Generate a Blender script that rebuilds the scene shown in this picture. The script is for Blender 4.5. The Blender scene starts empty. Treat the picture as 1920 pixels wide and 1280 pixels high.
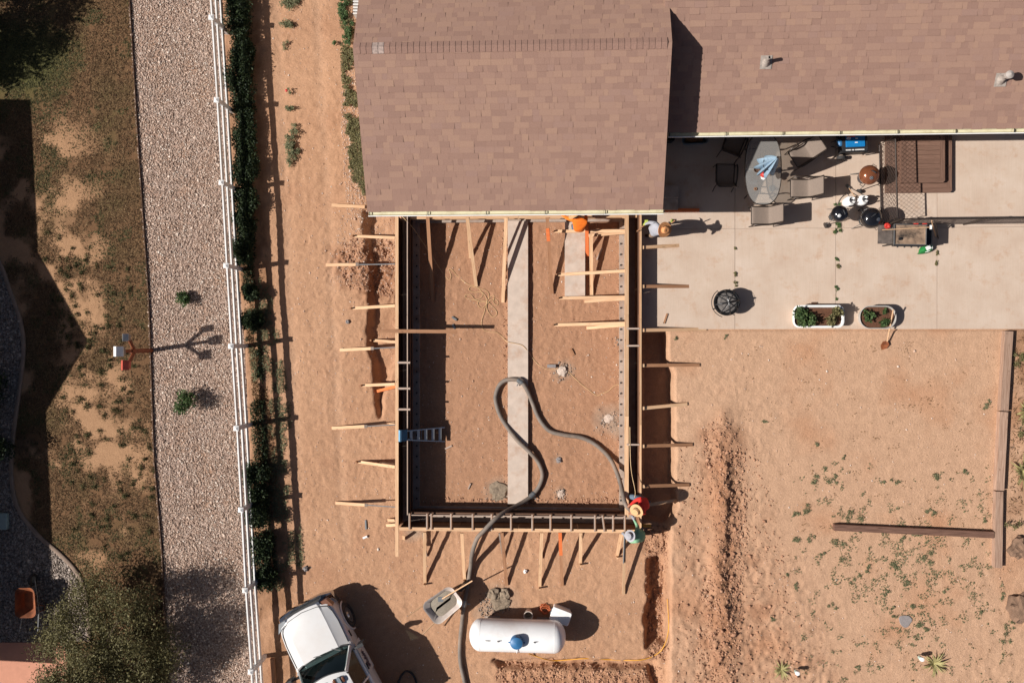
import bpy, bmesh, math, random
import numpy as np
from mathutils import Vector, Matrix, Quaternion
random.seed(7); rng = np.random.default_rng(7)
sc = bpy.context.scene
C = sc.collection
# ------------------------------------------------------------------ camera
F = 1493.0; H = 25.2; NX, NY = 1030.0, 636.0     # focal length and nadir in photo pixels (1920 x 1280)
_d0 = Vector(((NX-960)/F, (640-NY)/F, -1)).normalized()
Q = _d0.rotation_difference(Vector((0, 0, -1)))
RM = np.array(Q.to_matrix())
cam = bpy.data.cameras.new('camera'); cam.lens = F/1920*36; cam.sensor_width = 36; cam.sensor_fit = 'HORIZONTAL'
cam.clip_start = .1; cam.clip_end = 1000
co = bpy.data.objects.new('camera', cam); C.objects.link(co)
co.location = (0, 0, H); co.rotation_mode = 'QUATERNION'; co.rotation_quaternion = Q
sc.camera = co
# ------------------------------------------------------------------ sky, sun, exposure
EL = math.radians(41); AZ = math.radians(8.8)    # shadows run to +x and a little to +y
w = bpy.data.worlds.new('World'); sc.world = w; w.use_nodes = True
nt = w.node_tree; bg = nt.nodes['Background']
sky = nt.nodes.new('ShaderNodeTexSky'); sky.sky_type = 'NISHITA'; sky.sun_disc = False
sky.sun_elevation = EL; sky.sun_rotation = math.radians(-98.8); sky.dust_density = 1.5; sky.air_density = .5; sky.ozone_density = 0
nt.links.new(sky.outputs[0], bg.inputs[0]); bg.inputs[1].default_value = 0.05
sl = bpy.data.lights.new('sun', 'SUN'); sl.energy = 5.0; sl.angle = math.radians(.5); sl.color = (1, .955, .90)
so = bpy.data.objects.new('sun', sl); C.objects.link(so)
sd_ = Vector((math.cos(EL)*math.cos(AZ), math.cos(EL)*math.sin(AZ), -math.sin(EL)))
so.rotation_euler = sd_.to_track_quat('-Z', 'Y').to_euler(); so.location = (-30, -5, 30)
sc.view_settings.view_transform = 'Standard'; sc.view_settings.look = 'None'
sc.view_settings.exposure = 0.35; sc.view_settings.gamma = 1; sc.view_settings.use_curve_mapping = False
# ------------------------------------------------------------------ helpers
def P(px, py, z=0.0):
    d = Q @ Vector(((px-960)/F, (640-py)/F, -1)); t = (z-H)/d.z
    return Vector((d.x*t, d.y*t, z))
def proj(x, y, z=0.0):                            # world -> photo pixel (numpy)
    v = np.stack([x, y, np.zeros_like(x)+z-H], -1) @ RM
    return 960+F*v[..., 0]/-v[..., 2], 640-F*v[..., 1]/-v[..., 2]
GAIN = 1.30
def L(c):
    c = c/255.
    return c/12.92 if c <= .04045 else ((c+.055)/1.055)**2.4
def S(r, g, b): return (min(.85, L(r)/GAIN), min(.85, L(g)/GAIN), min(.85, L(b)/GAIN))
W = {}                                            # world matrices
def place(o, parent, M=Matrix.Identity(4)):
    C.objects.link(o)
    W[o] = M.copy()
    if parent is not None:
        o.parent = parent; o.matrix_basis = W[parent].inverted() @ M
    else: o.matrix_basis = M
    return o
def tag(o, label, cat, group=None):
    o['label'] = label; o['category'] = cat
    if group: o['group'] = group
    return o
def thing(name, label, cat, loc=(0, 0, 0), rz=0, group=None):
    o = bpy.data.objects.new(name, None); o.empty_display_size = .1
    place(o, None, Matrix.Translation(Vector(loc)) @ Matrix.Rotation(rz, 4, 'Z'))
    return tag(o, label, cat, group)
def mesh_np(name, v, loops, starts, totals):
    me = bpy.data.meshes.new(name)
    me.vertices.add(len(v)); me.vertices.foreach_set('co', np.asarray(v, dtype=np.float32).ravel())
    me.loops.add(len(loops)); me.loops.foreach_set('vertex_index', np.asarray(loops, dtype=np.int32))
    me.polygons.add(len(starts)); me.polygons.foreach_set('loop_start', np.asarray(starts, dtype=np.int32))
    me.polygons.foreach_set('loop_total', np.asarray(totals, dtype=np.int32))
    me.update(calc_edges=True); return me
class MB:
    """collects shapes, build() links them as ONE mesh object"""
    def __init__(s): s.v = []; s.f = []
    def add(s, vs, fs):
        n = len(s.v); s.v += [tuple(x) for x in vs]; s.f += [tuple(i+n for i in f) for f in fs]; return s
    def box(s, c, d, M=None):
        vs = [Vector((sx*d[0]/2, sy*d[1]/2, sz*d[2]/2)) for sx in (-1, 1) for sy in (-1, 1) for sz in (-1, 1)]
        if M is not None: vs = [M @ v for v in vs]
        c = Vector(c); vs = [v+c for v in vs]
        return s.add(vs, [(0, 1, 3, 2), (4, 6, 7, 5), (0, 4, 5, 1), (2, 3, 7, 6), (0, 2, 6, 4), (1, 5, 7, 3)])
    def bar(s, a, b, wd, th, up=(0, 0, 1)):
        a = Vector(a); b = Vector(b); x = (b-a); l = x.length; x.normalize()
        y = Vector(up).cross(x)
        if y.length < 1e-4: y = Vector((0, 1, 0)).cross(x)
        y.normalize(); z = x.cross(y); M = Matrix((x, y, z)).transposed()
        return s.box((a+b)/2, (l, wd, th), M)
    def tube(s, pts, r, n=8, caps=True, closed=False):
        pts = [Vector(p) for p in pts]; m = len(pts); rings = []
        rr = r if isinstance(r, (list, tuple)) else [r]*m
        t0 = None; up = None
        for i, p in enumerate(pts):
            a = pts[i-1] if (i > 0 or closed) else p; b = pts[(i+1) % m] if (i < m-1 or closed) else p
            t = (b-a).normalized()
            if up is None:
                up = t.orthogonal().normalized()
            else:
                up = (up - t*up.dot(t))
                if up.length < 1e-5: up = t.orthogonal()
                up.normalize()
            sdv = t.cross(up)
            rings.append([p + (up*math.cos(2*math.pi*k/n)+sdv*math.sin(2*math.pi*k/n))*rr[i] for k in range(n)])
        vs = [v for R_ in rings for v in R_]; fs = []
        mm = m if closed else m-1
        for i in range(mm):
            j = (i+1) % m
            for k in range(n): fs.append((i*n+k, i*n+(k+1) % n, j*n+(k+1) % n, j*n+k))
        if caps and not closed:
            fs.append(tuple(range(n-1, -1, -1))); fs.append(tuple((m-1)*n+k for k in range(n)))
        return s.add(vs, fs)
    def lathe(s, prof, c=(0, 0, 0), n=24, M=None, caps=True):
        vs = []; fs = []; c = Vector(c)
        for r, z in prof:
            for k in range(n):
                a = 2*math.pi*k/n; v = Vector((r*math.cos(a), r*math.sin(a), z))
                vs.append((M @ v if M is not None else v)+c)
        for i in range(len(prof)-1):
            for k in range(n): fs.append((i*n+k, i*n+(k+1) % n, (i+1)*n+(k+1) % n, (i+1)*n+k))
        if caps:
            if prof[0][0] > 1e-5: fs.append(tuple(range(n-1, -1, -1)))
            if prof[-1][0] > 1e-5: fs.append(tuple((len(prof)-1)*n+k for k in range(n)))
        return s.add(vs, fs)
    def prism(s, poly, z0, z1):
        n = len(poly); vs = [(p[0], p[1], z0) for p in poly]+[(p[0], p[1], z1) for p in poly]
        fs = [tuple(range(n-1, -1, -1)), tuple(range(n, 2*n))]+[(i, (i+1) % n, n+(i+1) % n, n+i) for i in range(n)]
        return s.add(vs, fs)
    def loft(s, rings, closed=True, caps=True):
        n = len(rings[0]); vs = [v for r in rings for v in r]; fs = []
        for i in range(len(rings)-1):
            for k in range(n if closed else n-1): fs.append((i*n+k, i*n+(k+1) % n, (i+1)*n+(k+1) % n, (i+1)*n+k))
        if caps: fs.append(tuple(range(n-1, -1, -1))); fs.append(tuple((len(rings)-1)*n+k for k in range(n)))
        return s.add(vs, fs)
    def build(s, name, mat, parent=None, M=None, smooth=None, world=False):
        me = bpy.data.meshes.new(name); me.from_pydata(s.v, [], s.f); me.update()
        if not isinstance(mat, (list, tuple)): mat = [mat]
        for m in mat: me.materials.append(m)
        bm = bmesh.new(); bm.from_mesh(me); bmesh.ops.recalc_face_normals(bm, faces=bm.faces); bm.to_mesh(me); bm.free()
        if smooth is not None:
            me.shade_smooth(); me.set_sharp_from_angle(angle=math.radians(smooth))
        o = bpy.data.objects.new(name, me)
        if M is None: M = Matrix.Identity(4) if (world or parent is None) else W[parent]   # world: verts given in world space
        return place(o, parent, M)
def rrect(x0, x1, y0, y1, r, n=5):
    pts = []
    for cx, cy, a0 in ((x1-r, y1-r, 0), (x0+r, y1-r, 90), (x0+r, y0+r, 180), (x1-r, y0+r, 270)):
        for k in range(n+1):
            a = math.radians(a0+90*k/n); pts.append((cx+r*math.cos(a), cy+r*math.sin(a)))
    return pts
def smooth_path(pts, sub=6):
    pts = [Vector(p) for p in pts]; out = []
    for i in range(len(pts)-1):
        p0 = pts[max(i-1, 0)]; p1 = pts[i]; p2 = pts[i+1]; p3 = pts[min(i+2, len(pts)-1)]
        for k in range(sub):
            t = k/sub
            out.append(.5*((2*p1)+(p2-p0)*t+(2*p0-5*p1+4*p2-p3)*t*t+(3*p1-p0-3*p2+p3)*t**3))
    out.append(pts[-1]); return out
_box = {}
def board(a, b, mat, parent, wd=.089, th=.038, name='board', roll=0, own=True):
    """a sawn board from a to b (world), its own box turned along its length"""
    a = Vector(a); b = Vector(b); x = b-a; l = x.length; x.normalize()
    y = Vector((0, 0, 1)).cross(x)
    if y.length < 1e-3: y = Vector((0, 1, 0)).cross(x)
    y.normalize(); z = x.cross(y)
    M = Matrix((x, y, z)).transposed().to_4x4() @ Matrix.Rotation(roll, 4, 'X'); M.translation = (a+b)/2
    m = MB().box((0, 0, 0), (l, wd, th))
    return m.build(name, mat, parent, M)
# numpy value noise
_lat = rng.random((512, 512))
def vnoise(x, y, s, seed=0):
    x = x/s+seed*17.31; y = y/s+seed*9.77
    xi = np.floor(x).astype(int); yi = np.floor(y).astype(int); fx = x-xi; fy = y-yi
    fx = fx*fx*(3-2*fx); fy = fy*fy*(3-2*fy)
    g = lambda a, b: _lat[a % 512, b % 512]
    return (g(xi, yi)*(1-fx)+g(xi+1, yi)*fx)*(1-fy)+(g(xi, yi+1)*(1-fx)+g(xi+1, yi+1)*fx)*fy
def fbm(x, y, s, o=4, seed=0):
    t = 0; a = 1; n = 0
    for i in range(o): t = t+a*vnoise(x, y, s/2**i, seed+i*3); n += a; a *= .5
    return t/n
def sdist(x, y, poly):                            # signed distance to a polygon, negative inside
    d = np.full(x.shape, 1e9); ins = np.zeros(x.shape, bool); n = len(poly)
    for i in range(n):
        ax, ay = poly[i][:2]; bx, by = poly[(i+1) % n][:2]
        ex, ey = bx-ax, by-ay; wx, wy = x-ax, y-ay
        t = np.clip((wx*ex+wy*ey)/(ex*ex+ey*ey+1e-12), 0, 1)
        d = np.minimum(d, np.hypot(wx-t*ex, wy-t*ey))
        c = ((ay > y) != (by > y)) & (x < (bx-ax)*(y-ay)/((by-ay)+1e-12)+ax); ins ^= c
    return np.where(ins, -d, d)
def step(d, wd): return np.clip(.5-d/wd, 0, 1)
def WP(pts, z=0): return [P(a, b, z) for a, b in pts]
# ------------------------------------------------------------------ materials
class NT:
    def __init__(s, name):
        s.m = bpy.data.materials.new(name); s.m.use_nodes = True; s.t = s.m.node_tree; s.b = s.t.nodes['Principled BSDF']
    def n(s, typ, **k):
        o = s.t.nodes.new('ShaderNode'+typ)
        for a, v in k.items(): setattr(o, a, v)
        return o
    def l(s, a, b): s.t.links.new(a, b)
    def mix(s, fac, a, b, mode='MIX'):
        o = s.n('Mix', data_type='RGBA', blend_type=mode); o.clamp_result = False
        for i, v in ((0, fac), (6, a), (7, b)):
            if hasattr(v, 'is_linked') or isinstance(v, bpy.types.NodeSocket): s.l(v, o.inputs[i])
            else: o.inputs[i].default_value = v if i == 0 else (*v, 1)
        return o.outputs[2]
    def math(s, op, a, b=0.0):
        o = s.n('Math', operation=op)
        for i, v in enumerate((a, b)):
            if isinstance(v, bpy.types.NodeSocket): s.l(v, o.inputs[i])
            else: o.inputs[i].default_value = v
        return o.outputs[0]
    def noise(s, scale, detail=4, vec=None, rough=.55):
        o = s.n('TexNoise'); o.inputs['Scale'].default_value = scale; o.inputs['Detail'].default_value = detail
        o.inputs['Roughness'].default_value = rough
        if vec is not None: s.l(vec, o.inputs['Vector'])
        return o.outputs[0]
    def ramp(s, fac, stops):
        o = s.n('ValToRGB'); s.l(fac, o.inputs[0]); e = o.color_ramp.elements
        while len(e) < len(stops): e.new(.5)
        for el, (p, c) in zip(e, stops): el.position = p; el.color = (*c, 1) if len(c) == 3 else c
        return o.outputs[0]
    def bump(s, h, dist=.01, st=1.0):
        o = s.n('Bump'); o.inputs['Strength'].default_value = st; o.inputs['Distance'].default_value = dist
        s.l(h, o.inputs['Height']); s.l(o.outputs[0], s.b.inputs['Normal'])
    def coord(s, which='Object', scale=None, rnd=True):
        tc = s.n('TexCoord').outputs[which]
        if scale is None and not rnd: return tc
        mp = s.n('Mapping'); s.l(tc, mp.inputs[0])
        if scale: mp.inputs['Scale'].default_value = scale
        if rnd:
            oi = s.n('ObjectInfo'); cb = s.n('CombineXYZ'); m_ = s.math('MULTIPLY', oi.outputs['Random'], 37.0)
            for i in range(3): s.l(m_, cb.inputs[i])
            s.l(cb.outputs[0], mp.inputs['Location'])
        return mp.outputs[0]
    def col(s, c): s.l(c, s.b.inputs['Base Color'])
    def set(s, **k):
        for a, v in k.items(): s.b.inputs[a.replace('_', ' ')].default_value = v
        return s
def simple(name, c, rough=.6, metal=0, var=.15, scale=6, bump=0, spec=.5, coat=0, dirt=None, bscale=None, objvar=0):
    t = NT(name); t.set(Roughness=rough, Metallic=metal); t.b.inputs['Specular IOR Level'].default_value = spec
    if coat: t.b.inputs['Coat Weight'].default_value = coat; t.b.inputs['Coat Roughness'].default_value = .05
    v = t.coord('Object'); nz = t.noise(scale, 5, v)
    lo = tuple(x*(1-var) for x in c); hi = tuple(min(.9, x*(1+var)) for x in c)
    cc = t.ramp(nz, [(.3, lo), (.7, hi)])
    if dirt:
        n2 = t.noise(scale*.37, 6, v, .7); f = t.ramp(n2, [(.5, (0, 0, 0)), (.68, (1, 1, 1))])
        fm = t.math('MULTIPLY', f, dirt[1]); cc = t.mix(fm, cc, dirt[0])
    if objvar:
        r = t.n('ObjectInfo').outputs['Random']; m_ = t.math('MULTIPLY_ADD', r, objvar*2)
        m_.node.inputs[2].default_value = 1-objvar
        cb = t.n('CombineXYZ')
        for i in range(3): t.l(m_, cb.inputs[i])
        cc = t.mix(1.0, cc, cb.outputs[0], 'MULTIPLY')
    t.col(cc)
    if bump: t.bump(t.noise(bscale or scale*8, 4, v), bump)
    return t.m
def wood(name, c1, c2, rough=.75, knots=True, objvar=.18):
    t = NT(name); t.set(Roughness=rough); t.b.inputs['Specular IOR Level'].default_value = .25
    v = t.coord('Object', (1.2, 26, 26)); g = t.noise(1.6, 5, v, .6)
    cc = t.ramp(g, [(.28, c1), (.72, c2)])
    v2 = t.coord('Object', (2.2, 7, 7)); kn = t.noise(2.0, 2, v2)
    cc = t.mix(t.ramp(kn, [(.66, (0, 0, 0)), (.76, (.75, .75, .75))]), cc, tuple(x*.42 for x in c1))
    r = t.n('ObjectInfo').outputs['Random']
    m_ = t.math('MULTIPLY_ADD', r, objvar*2); m_.node.inputs[2].default_value = 1-objvar
    cb = t.n('CombineXYZ')
    for i in range(3): t.l(m_, cb.inputs[i])
    cc = t.mix(1.0, cc, cb.outputs[0], 'MULTIPLY'); t.col(cc); t.bump(g, .003)
    return t.m
def island(name, stops, rough=.8, trans=0, obj=False, spec=.3, subnoise=None):
    t = NT(name); t.set(Roughness=rough); t.b.inputs['Specular IOR Level'].default_value = spec
    r = t.n('NewGeometry').outputs['Random Per Island']
    if obj: r = t.math('FRACT', t.math('ADD', r, t.n('ObjectInfo').outputs['Random']))
    cc = t.ramp(r, stops)
    if subnoise:
        nz = t.noise(subnoise, 5, t.coord('Object', rnd=False)); cc = t.mix(1.0, cc, t.ramp(nz, [(.3, (.86, .86, .86)), (.7, (1.1, 1.1, 1.1))]), 'MULTIPLY')
    t.col(cc)
    if trans:
        td = t.n('BsdfTranslucent'); t.l(cc, td.inputs[0]); ms = t.n('MixShader'); ms.inputs[0].default_value = trans
        t.l(t.b.outputs[0], ms.inputs[1]); t.l(td.outputs[0], ms.inputs[2])
        t.l(ms.outputs[0], t.t.nodes['Material Output'].inputs[0])
    return t.m
M_ = {}
M_['pine'] = wood('pine_lumber', S(204, 154, 112), S(236, 200, 162))
M_['pine_dark'] = wood('weathered_lumber', S(150, 104, 74), S(186, 140, 106))
M_['pine_grey'] = wood('grey_lumber', S(132, 116, 104), S(178, 160, 146))
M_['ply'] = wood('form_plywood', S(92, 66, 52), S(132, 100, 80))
M_['orange_wood'] = wood('orange_painted_lumber', S(232, 112, 56), S(240, 140, 84), objvar=.08)
M_['timber'] = wood('landscape_timber', S(148, 114, 94), S(204, 172, 150), objvar=.12)
M_['timber_dark'] = wood('dark_landscape_timber', S(84, 60, 50), S(138, 104, 88), objvar=.12)
M_['spreader'] = wood('spreader_wood', S(176, 150, 132), S(210, 188, 172), objvar=.1)
M_['white'] = simple('white_vinyl', (.74, .73, .71), .4, var=.05, dirt=(S(190, 165, 145), .35), scale=3)
M_['white_metal'] = simple('white_metal', (.80, .79, .77), .35, var=.03, dirt=(S(205, 190, 175), .25))
M_['steel'] = simple('galvanised_steel', S(170, 172, 172), .38, .8, var=.12, scale=9)
M_['alu'] = simple('aluminium', S(205, 206, 206), .3, .85, var=.08)
M_['chrome'] = simple('chrome', S(200, 205, 210), .12, 1, var=.04)
M_['black'] = simple('black_metal', (.018, .018, .02), .35, .2, var=.3)
M_['enamel'] = simple('black_enamel', (.008, .008, .010), .12, 0, var=.1, coat=.6)
M_['copper'] = simple('copper_enamel', S(158, 96, 64), .16, .45, var=.08, coat=.6)
M_['rubber'] = simple('rubber', (.022, .022, .023), .8, var=.3, dirt=(S(120, 95, 75), .4))
M_['hose'] = simple('concrete_hose', S(130, 118, 108), .75, var=.22, scale=4, dirt=(S(165, 140, 120), .75), bump=.004, bscale=40)
M_['stucco'] = simple('stucco', S(205, 190, 170), .9, var=.06, scale=5, bump=.006)
M_['fascia'] = simple('white_fascia', (.76, .75, .72), .5, var=.05)
M_['gutter'] = simple('cream_gutter', S(228, 220, 186), .5, var=.06, dirt=(S(170, 150, 110), .5))
M_['rust'] = simple('rusted_steel', S(150, 84, 46), .8, .2, var=.35, scale=7, dirt=(S(70, 40, 28), .6), bump=.003)
M_['rustpole'] = simple('rust_brown_post', S(140, 72, 38), .75, .1, var=.2, scale=5)
M_['red'] = simple('red_paint', S(196, 84, 66), .6, var=.15)
M_['redp'] = simple('red_plastic', S(205, 52, 40), .5, var=.15)
M_['yellowcord'] = simple('yellow_cord', S(234, 196, 146), .6, var=.1)
M_['gasline'] = simple('yellow_gas_line', S(235, 170, 62), .5, var=.08)
M_['blue'] = simple('blue_dome', S(58, 118, 168), .45, var=.1)
M_['bluegen'] = simple('blue_panel', S(24, 128, 196), .4, var=.08)
M_['bluefab'] = simple('pale_blue_canvas', S(152, 178, 198), .9, var=.18, scale=14)
M_['concrete'] = simple('footing_concrete', S(212, 192, 176), .9, var=.10, scale=4, dirt=(S(186, 142, 112), .55), bump=.004)
M_['concdark'] = simple('wall_footing', S(182, 164, 150), .9, var=.14, scale=5, dirt=(S(150, 112, 88), .5), bump=.005)
M_['wetcon'] = simple('wet_concrete', S(150, 138, 122), .7, var=.2, scale=30, bump=.012, bscale=60)
M_['soil'] = simple('potting_soil', S(110, 72, 50), .95, var=.3, scale=12, bump=.02)
M_['sling'] = simple('sling_fabric', S(140, 124, 112), .9, var=.1, scale=30)
M_['frame'] = simple('bronze_frame', S(66, 56, 50), .45, .4, var=.2)
M_['skin'] = simple('skin', S(176, 118, 88), .6, var=.08)
M_['straw'] = simple('straw', S(222, 178, 128), .9, var=.16, scale=60, bump=.004)
M_['strawo'] = simple('orange_straw', S(228, 160, 104), .9, var=.14, scale=60, bump=.004)
M_['greyhat'] = simple('grey_cloth', S(178, 176, 182), .9, var=.1)
M_['jeans'] = simple('denim', S(104, 122, 140), .9, var=.18, scale=20)
M_['khaki'] = simple('khaki_cloth', S(158, 132, 108), .9, var=.15, scale=20)
M_['greysh'] = simple('grey_shirt', S(172, 174, 182), .9, var=.12, scale=12)
M_['redsh'] = simple('red_shirt', S(226, 48, 38), .85, var=.12, scale=12)
M_['orgsh'] = simple('orange_shirt', S(255, 128, 28), .85, var=.12, scale=12)
M_['greensh'] = simple('green_shirt', S(140, 190, 150), .9, var=.14, scale=12)
M_['boot'] = simple('boot_leather', S(92, 64, 46), .8, var=.2)
M_['glove'] = simple('lime_glove', S(190, 205, 90), .8, var=.15)
M_['pinkpad'] = simple('pink_concrete', S(214, 150, 122), .9, var=.06, scale=6, bump=.004)
M_['brownplastic'] = wood('brown_decking', S(108, 80, 66), S(144, 112, 96), objvar=.10)
M_['paint'] = simple('white_car_paint', (.64, .63, .62), .22, 0, var=.02, coat=.8, dirt=(S(215, 195, 178), .22), scale=2)
M_['plasticblk'] = simple('black_plastic', (.02, .02, .022), .55, var=.2)
M_['amber'] = simple('amber_lens', S(120, 74, 50), .25, var=.1)
M_['seat'] = simple('cab_fabric', S(112, 118, 116), .9, var=.15)
M_['graybin'] = simple('grey_bin', S(120, 132, 140), .6, var=.08)
M_['logwood'] = wood('split_log', S(120, 82, 54), S(170, 124, 86))
M_['greenbag'] = simple('green_sack', S(40, 132, 66), .5, var=.15, scale=8)
M_['griddle'] = simple('griddle_top', S(176, 148, 124), .55, .3, var=.25, scale=7, dirt=(S(54, 50, 48), .9))
M_['stone'] = simple('grey_stone', S(150, 142, 140), .9, var=.14, scale=8, bump=.008)
M_['rockbrown'] = simple('brown_rock', S(132, 104, 84), .95, var=.3, scale=6, bump=.03, bscale=12)
def glass(name, col, rough=.02, tr=1.0, alpha=None):
    t = NT(name); t.set(Roughness=rough, IOR=1.45); t.b.inputs['Transmission Weight'].default_value = tr
    t.b.inputs['Base Color'].default_value = (*col, 1); return t.m
def thinglass(name, col, k=.25, diff=0):
    t = NT(name); tr = t.n('BsdfTransparent'); tr.inputs[0].default_value = (*col, 1)
    gl = t.n('BsdfGlossy'); gl.inputs['Roughness'].default_value = .03; ms = t.n('MixShader')
    fr = t.n('Fresnel'); fr.inputs[0].default_value = 1.5
    lw = t.n('LayerWeight'); lw.inputs[0].default_value = .5; t.l(t.math('ADD', t.math('MULTIPLY', t.math('POWER', lw.outputs['Facing'], 4.0), .5), .045), ms.inputs[0]); t.l(tr.outputs[0], ms.inputs[1]); t.l(gl.outputs[0], ms.inputs[2])
    out = ms.outputs[0]
    if diff:
        df = t.n('BsdfDiffuse'); df.inputs[0].default_value = (.42, .40, .38, 1); m2 = t.n('MixShader'); m2.inputs[0].default_value = diff; t.l(out, m2.inputs[1]); t.l(df.outputs[0], m2.inputs[2]); out = m2.outputs[0]
    t.l(out, t.t.nodes['Material Output'].inputs[0]); return t.m
M_['glasst'] = thinglass('table_glass', (.92, .92, .91), diff=.3)
M_['glassc'] = thinglass('windscreen_glass', (.24, .31, .31))
M_['leaf'] = island('green_leaf', [(0, S(56, 80, 46)), (.5, S(86, 112, 66)), (1, S(126, 146, 92))], .6, .35)
M_['leafdark'] = island('hedge_leaf', [(0, S(34, 48, 30)), (.5, S(54, 70, 43)), (1, S(86, 100, 64))], .6, .25)
M_['leafolive'] = island('olive_leaf', [(0, S(86, 80, 50)), (.5, S(120, 114, 74)), (1, S(156, 148, 102))], .65, .25)
M_['leafweed'] = island('weed_leaf', [(0, S(100, 106, 74)), (.5, S(130, 134, 98)), (1, S(170, 164, 128))], .7, .35)
M_['leafdry'] = island('dry_leaf', [(0, S(110, 84, 56)), (.5, S(150, 118, 82)), (1, S(186, 150, 112))], .8, .2)
M_['leafyucca'] = island('yucca_leaf', [(0, S(134, 126, 76)), (.5, S(182, 172, 116)), (1, S(216, 202, 150))], .55, .2)
M_['grassbrown'] = island('dry_grass', [(0, S(92, 70, 50)), (.45, S(132, 103, 74)), (.8, S(158, 127, 92)), (1, S(184, 154, 114))], .85, .2)
M_['grassgreen'] = island('green_grass', [(0, S(66, 68, 42)), (.5, S(98, 98, 62)), (1, S(132, 126, 84))], .8, .25)
M_['pebble'] = island('gravel_stone', [(0, S(120, 98, 86)), (.2, S(178, 150, 132)), (.6, S(214, 186, 166)), (.85, S(230, 206, 188)), (1, S(248, 236, 222))], .9)
M_['pebblegrey'] = island('grey_gravel', [(0, S(104, 92, 84)), (.5, S(154, 138, 126)), (1, S(208, 192, 178))], .9)
M_['clod'] = island('dirt_clod', [(0, S(168, 124, 98)), (.6, S(188, 142, 113)), (1, S(204, 160, 130))], .95)
M_['chip'] = island('light_chip', [(0, S(190, 150, 124)), (.5, S(214, 182, 160)), (1, S(236, 220, 206))], .9)
M_['trunk'] = simple('bark', S(96, 78, 62), .95, var=.3, scale=9, bump=.01)
M_['shingle'] = island('asphalt_shingle', [(0, S(157, 125, 111)), (.3, S(163, 130, 115)), (.55, S(167, 134, 118)), (.8, S(173, 139, 120)), (1, S(163, 131, 118))], .95, obj=True, subnoise=70, spec=.15)
M_['ridgecap'] = simple('ridge_shingle', S(152, 119, 105), .95, var=.14, scale=30, objvar=.06)
# ================================================================== levels
FT = .80; PAT = .35; PIT = -.12; YARD = .30; EAVE = 3.1; RIDGE = 4.75
xL = P(744, 690, FT).x; xLi = P(764, 690, FT).x; xR = P(1199, 690, FT).x; xRi = P(1178, 690, FT).x
yB = P(960, 992, FT).y; yBi = P(960, 967, FT).y; yT = P(960, 405, FT).y+.05; yWall = yT+.22
GE = [P(689, 395, EAVE), P(1243, 395, EAVE)]; GR = [P(664, 85, RIDGE), P(1259, 85, RIDGE)]
GE[0].y = GE[1].y = (GE[0].y+GE[1].y)/2; GR[0].y = GR[1].y = (GR[0].y+GR[1].y)/2
# ================================================================== ground
def axis(a, b, st, far):
    f = np.arange(a, b+st/2, st); g = []; d = st
    while (not g) or g[-1] < far: d *= 1.5; g.append((g[-1] if g else 0)+d)
    g = np.array(g); return np.concatenate([(a-g)[::-1], f, b+g])
GX = axis(-19.6, 15.8, .048, 170); GY = axis(-13.0, 12.2, .048, 170)
X, Y = np.meshgrid(GX, GY, indexing='ij')
U, V = proj(X, Y, 0.0)
warp = lambda k, s, sd: (fbm(X, Y, s, 3, sd)-.5)*k
Z = (fbm(X, Y, 3.5, 4, 1)-.5)*.06
# trodden dirt: crescent scuffs and footprints
wx = X+warp(.35, .5, 5); wy = Y+warp(.35, .5, 9)
rid = 1-np.abs(vnoise(wx, wy*.8, .21, 11)*2-1); rid2 = 1-np.abs(vnoise(wx*1.3, wy, .34, 15)*2-1)
tread = .35+.9*np.clip(fbm(X, Y, 1.6, 3, 23)*2.2-.6, 0, 1)
scuff = ((rid**3-.25)*.014+(rid2**4-.2)*.014+(fbm(X, Y, .22, 3, 21)-.5)*.016)*tread
lawnL = [(240, -60), (244, 0), (262, 300), (280, 560), (290, 860), (305, 1040), (318, 1340)]
gravR = [(492, 1340), (484, 1200), (470, 900), (458, 650), (446, 500), (432, 300), (416, 0), (412, -60)]
lawn_poly = [(-400, -200), (240, -200)]+lawnL+[(318, 1500), (-400, 1500)]
grav_poly = lawnL+gravR
dl = sdist(U, V, lawn_poly); dg = sdist(U, V, grav_poly)
m_lawn = step(dl, 6); m_grav = step(dg, 4)
Z = Z*(1-m_lawn)*(1-m_grav)
Z += scuff*(1-m_lawn*.6)*(1-m_grav)
# raised yard and patio side
yard = [P(*p, YARD) for p in [(1200, 100), (2300, 100), (2300, 1600), (1253, 1600), (1253, 1280), (1254, 1120), (1253, 985), (1268, 950), (1262, 900), (1263, 830), (1262, 770), (1262, 700), (1250, 680), (1247, 622), (1200, 622)]]
dy = sdist(X+warp(.10, .5, 31), Y+warp(.08, .4, 33), yard)
m_yard = step(dy+.02, .13)
smooth_yard = step(sdist(U, V, [(1400, 600), (1900, 600), (1900, 960), (1500, 980), (1420, 900)]), 160)
Z = Z*(1-.65*smooth_yard*m_yard)+m_yard*YARD
under = (sdist(X, Y, [P(*p, PAT) for p in [(1195, 0), (2100, 0), (2100, 617), (1195, 617)]]) < .02)
Z = np.where(under, YARD-.06, Z)
# the pit inside the forms and the strip dug out along the right-hand form
dp = sdist(X, Y, [(xL-.03, yB-.05), (xR+.0, yB-.05), (xR+.0, yWall+.4), (xL-.03, yWall+.4)])
m_pit = step(dp, .08)
Z = np.where(m_yard > .5, Z, Z+m_pit*PIT)
strip = sdist(X, Y, [P(*p, PIT) for p in [(1203, 612), (1272, 612), (1272, 950), (1240, 975), (1203, 965)]])
Z += step(strip, .12)*(1-m_yard)*(PIT-.16)
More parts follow.
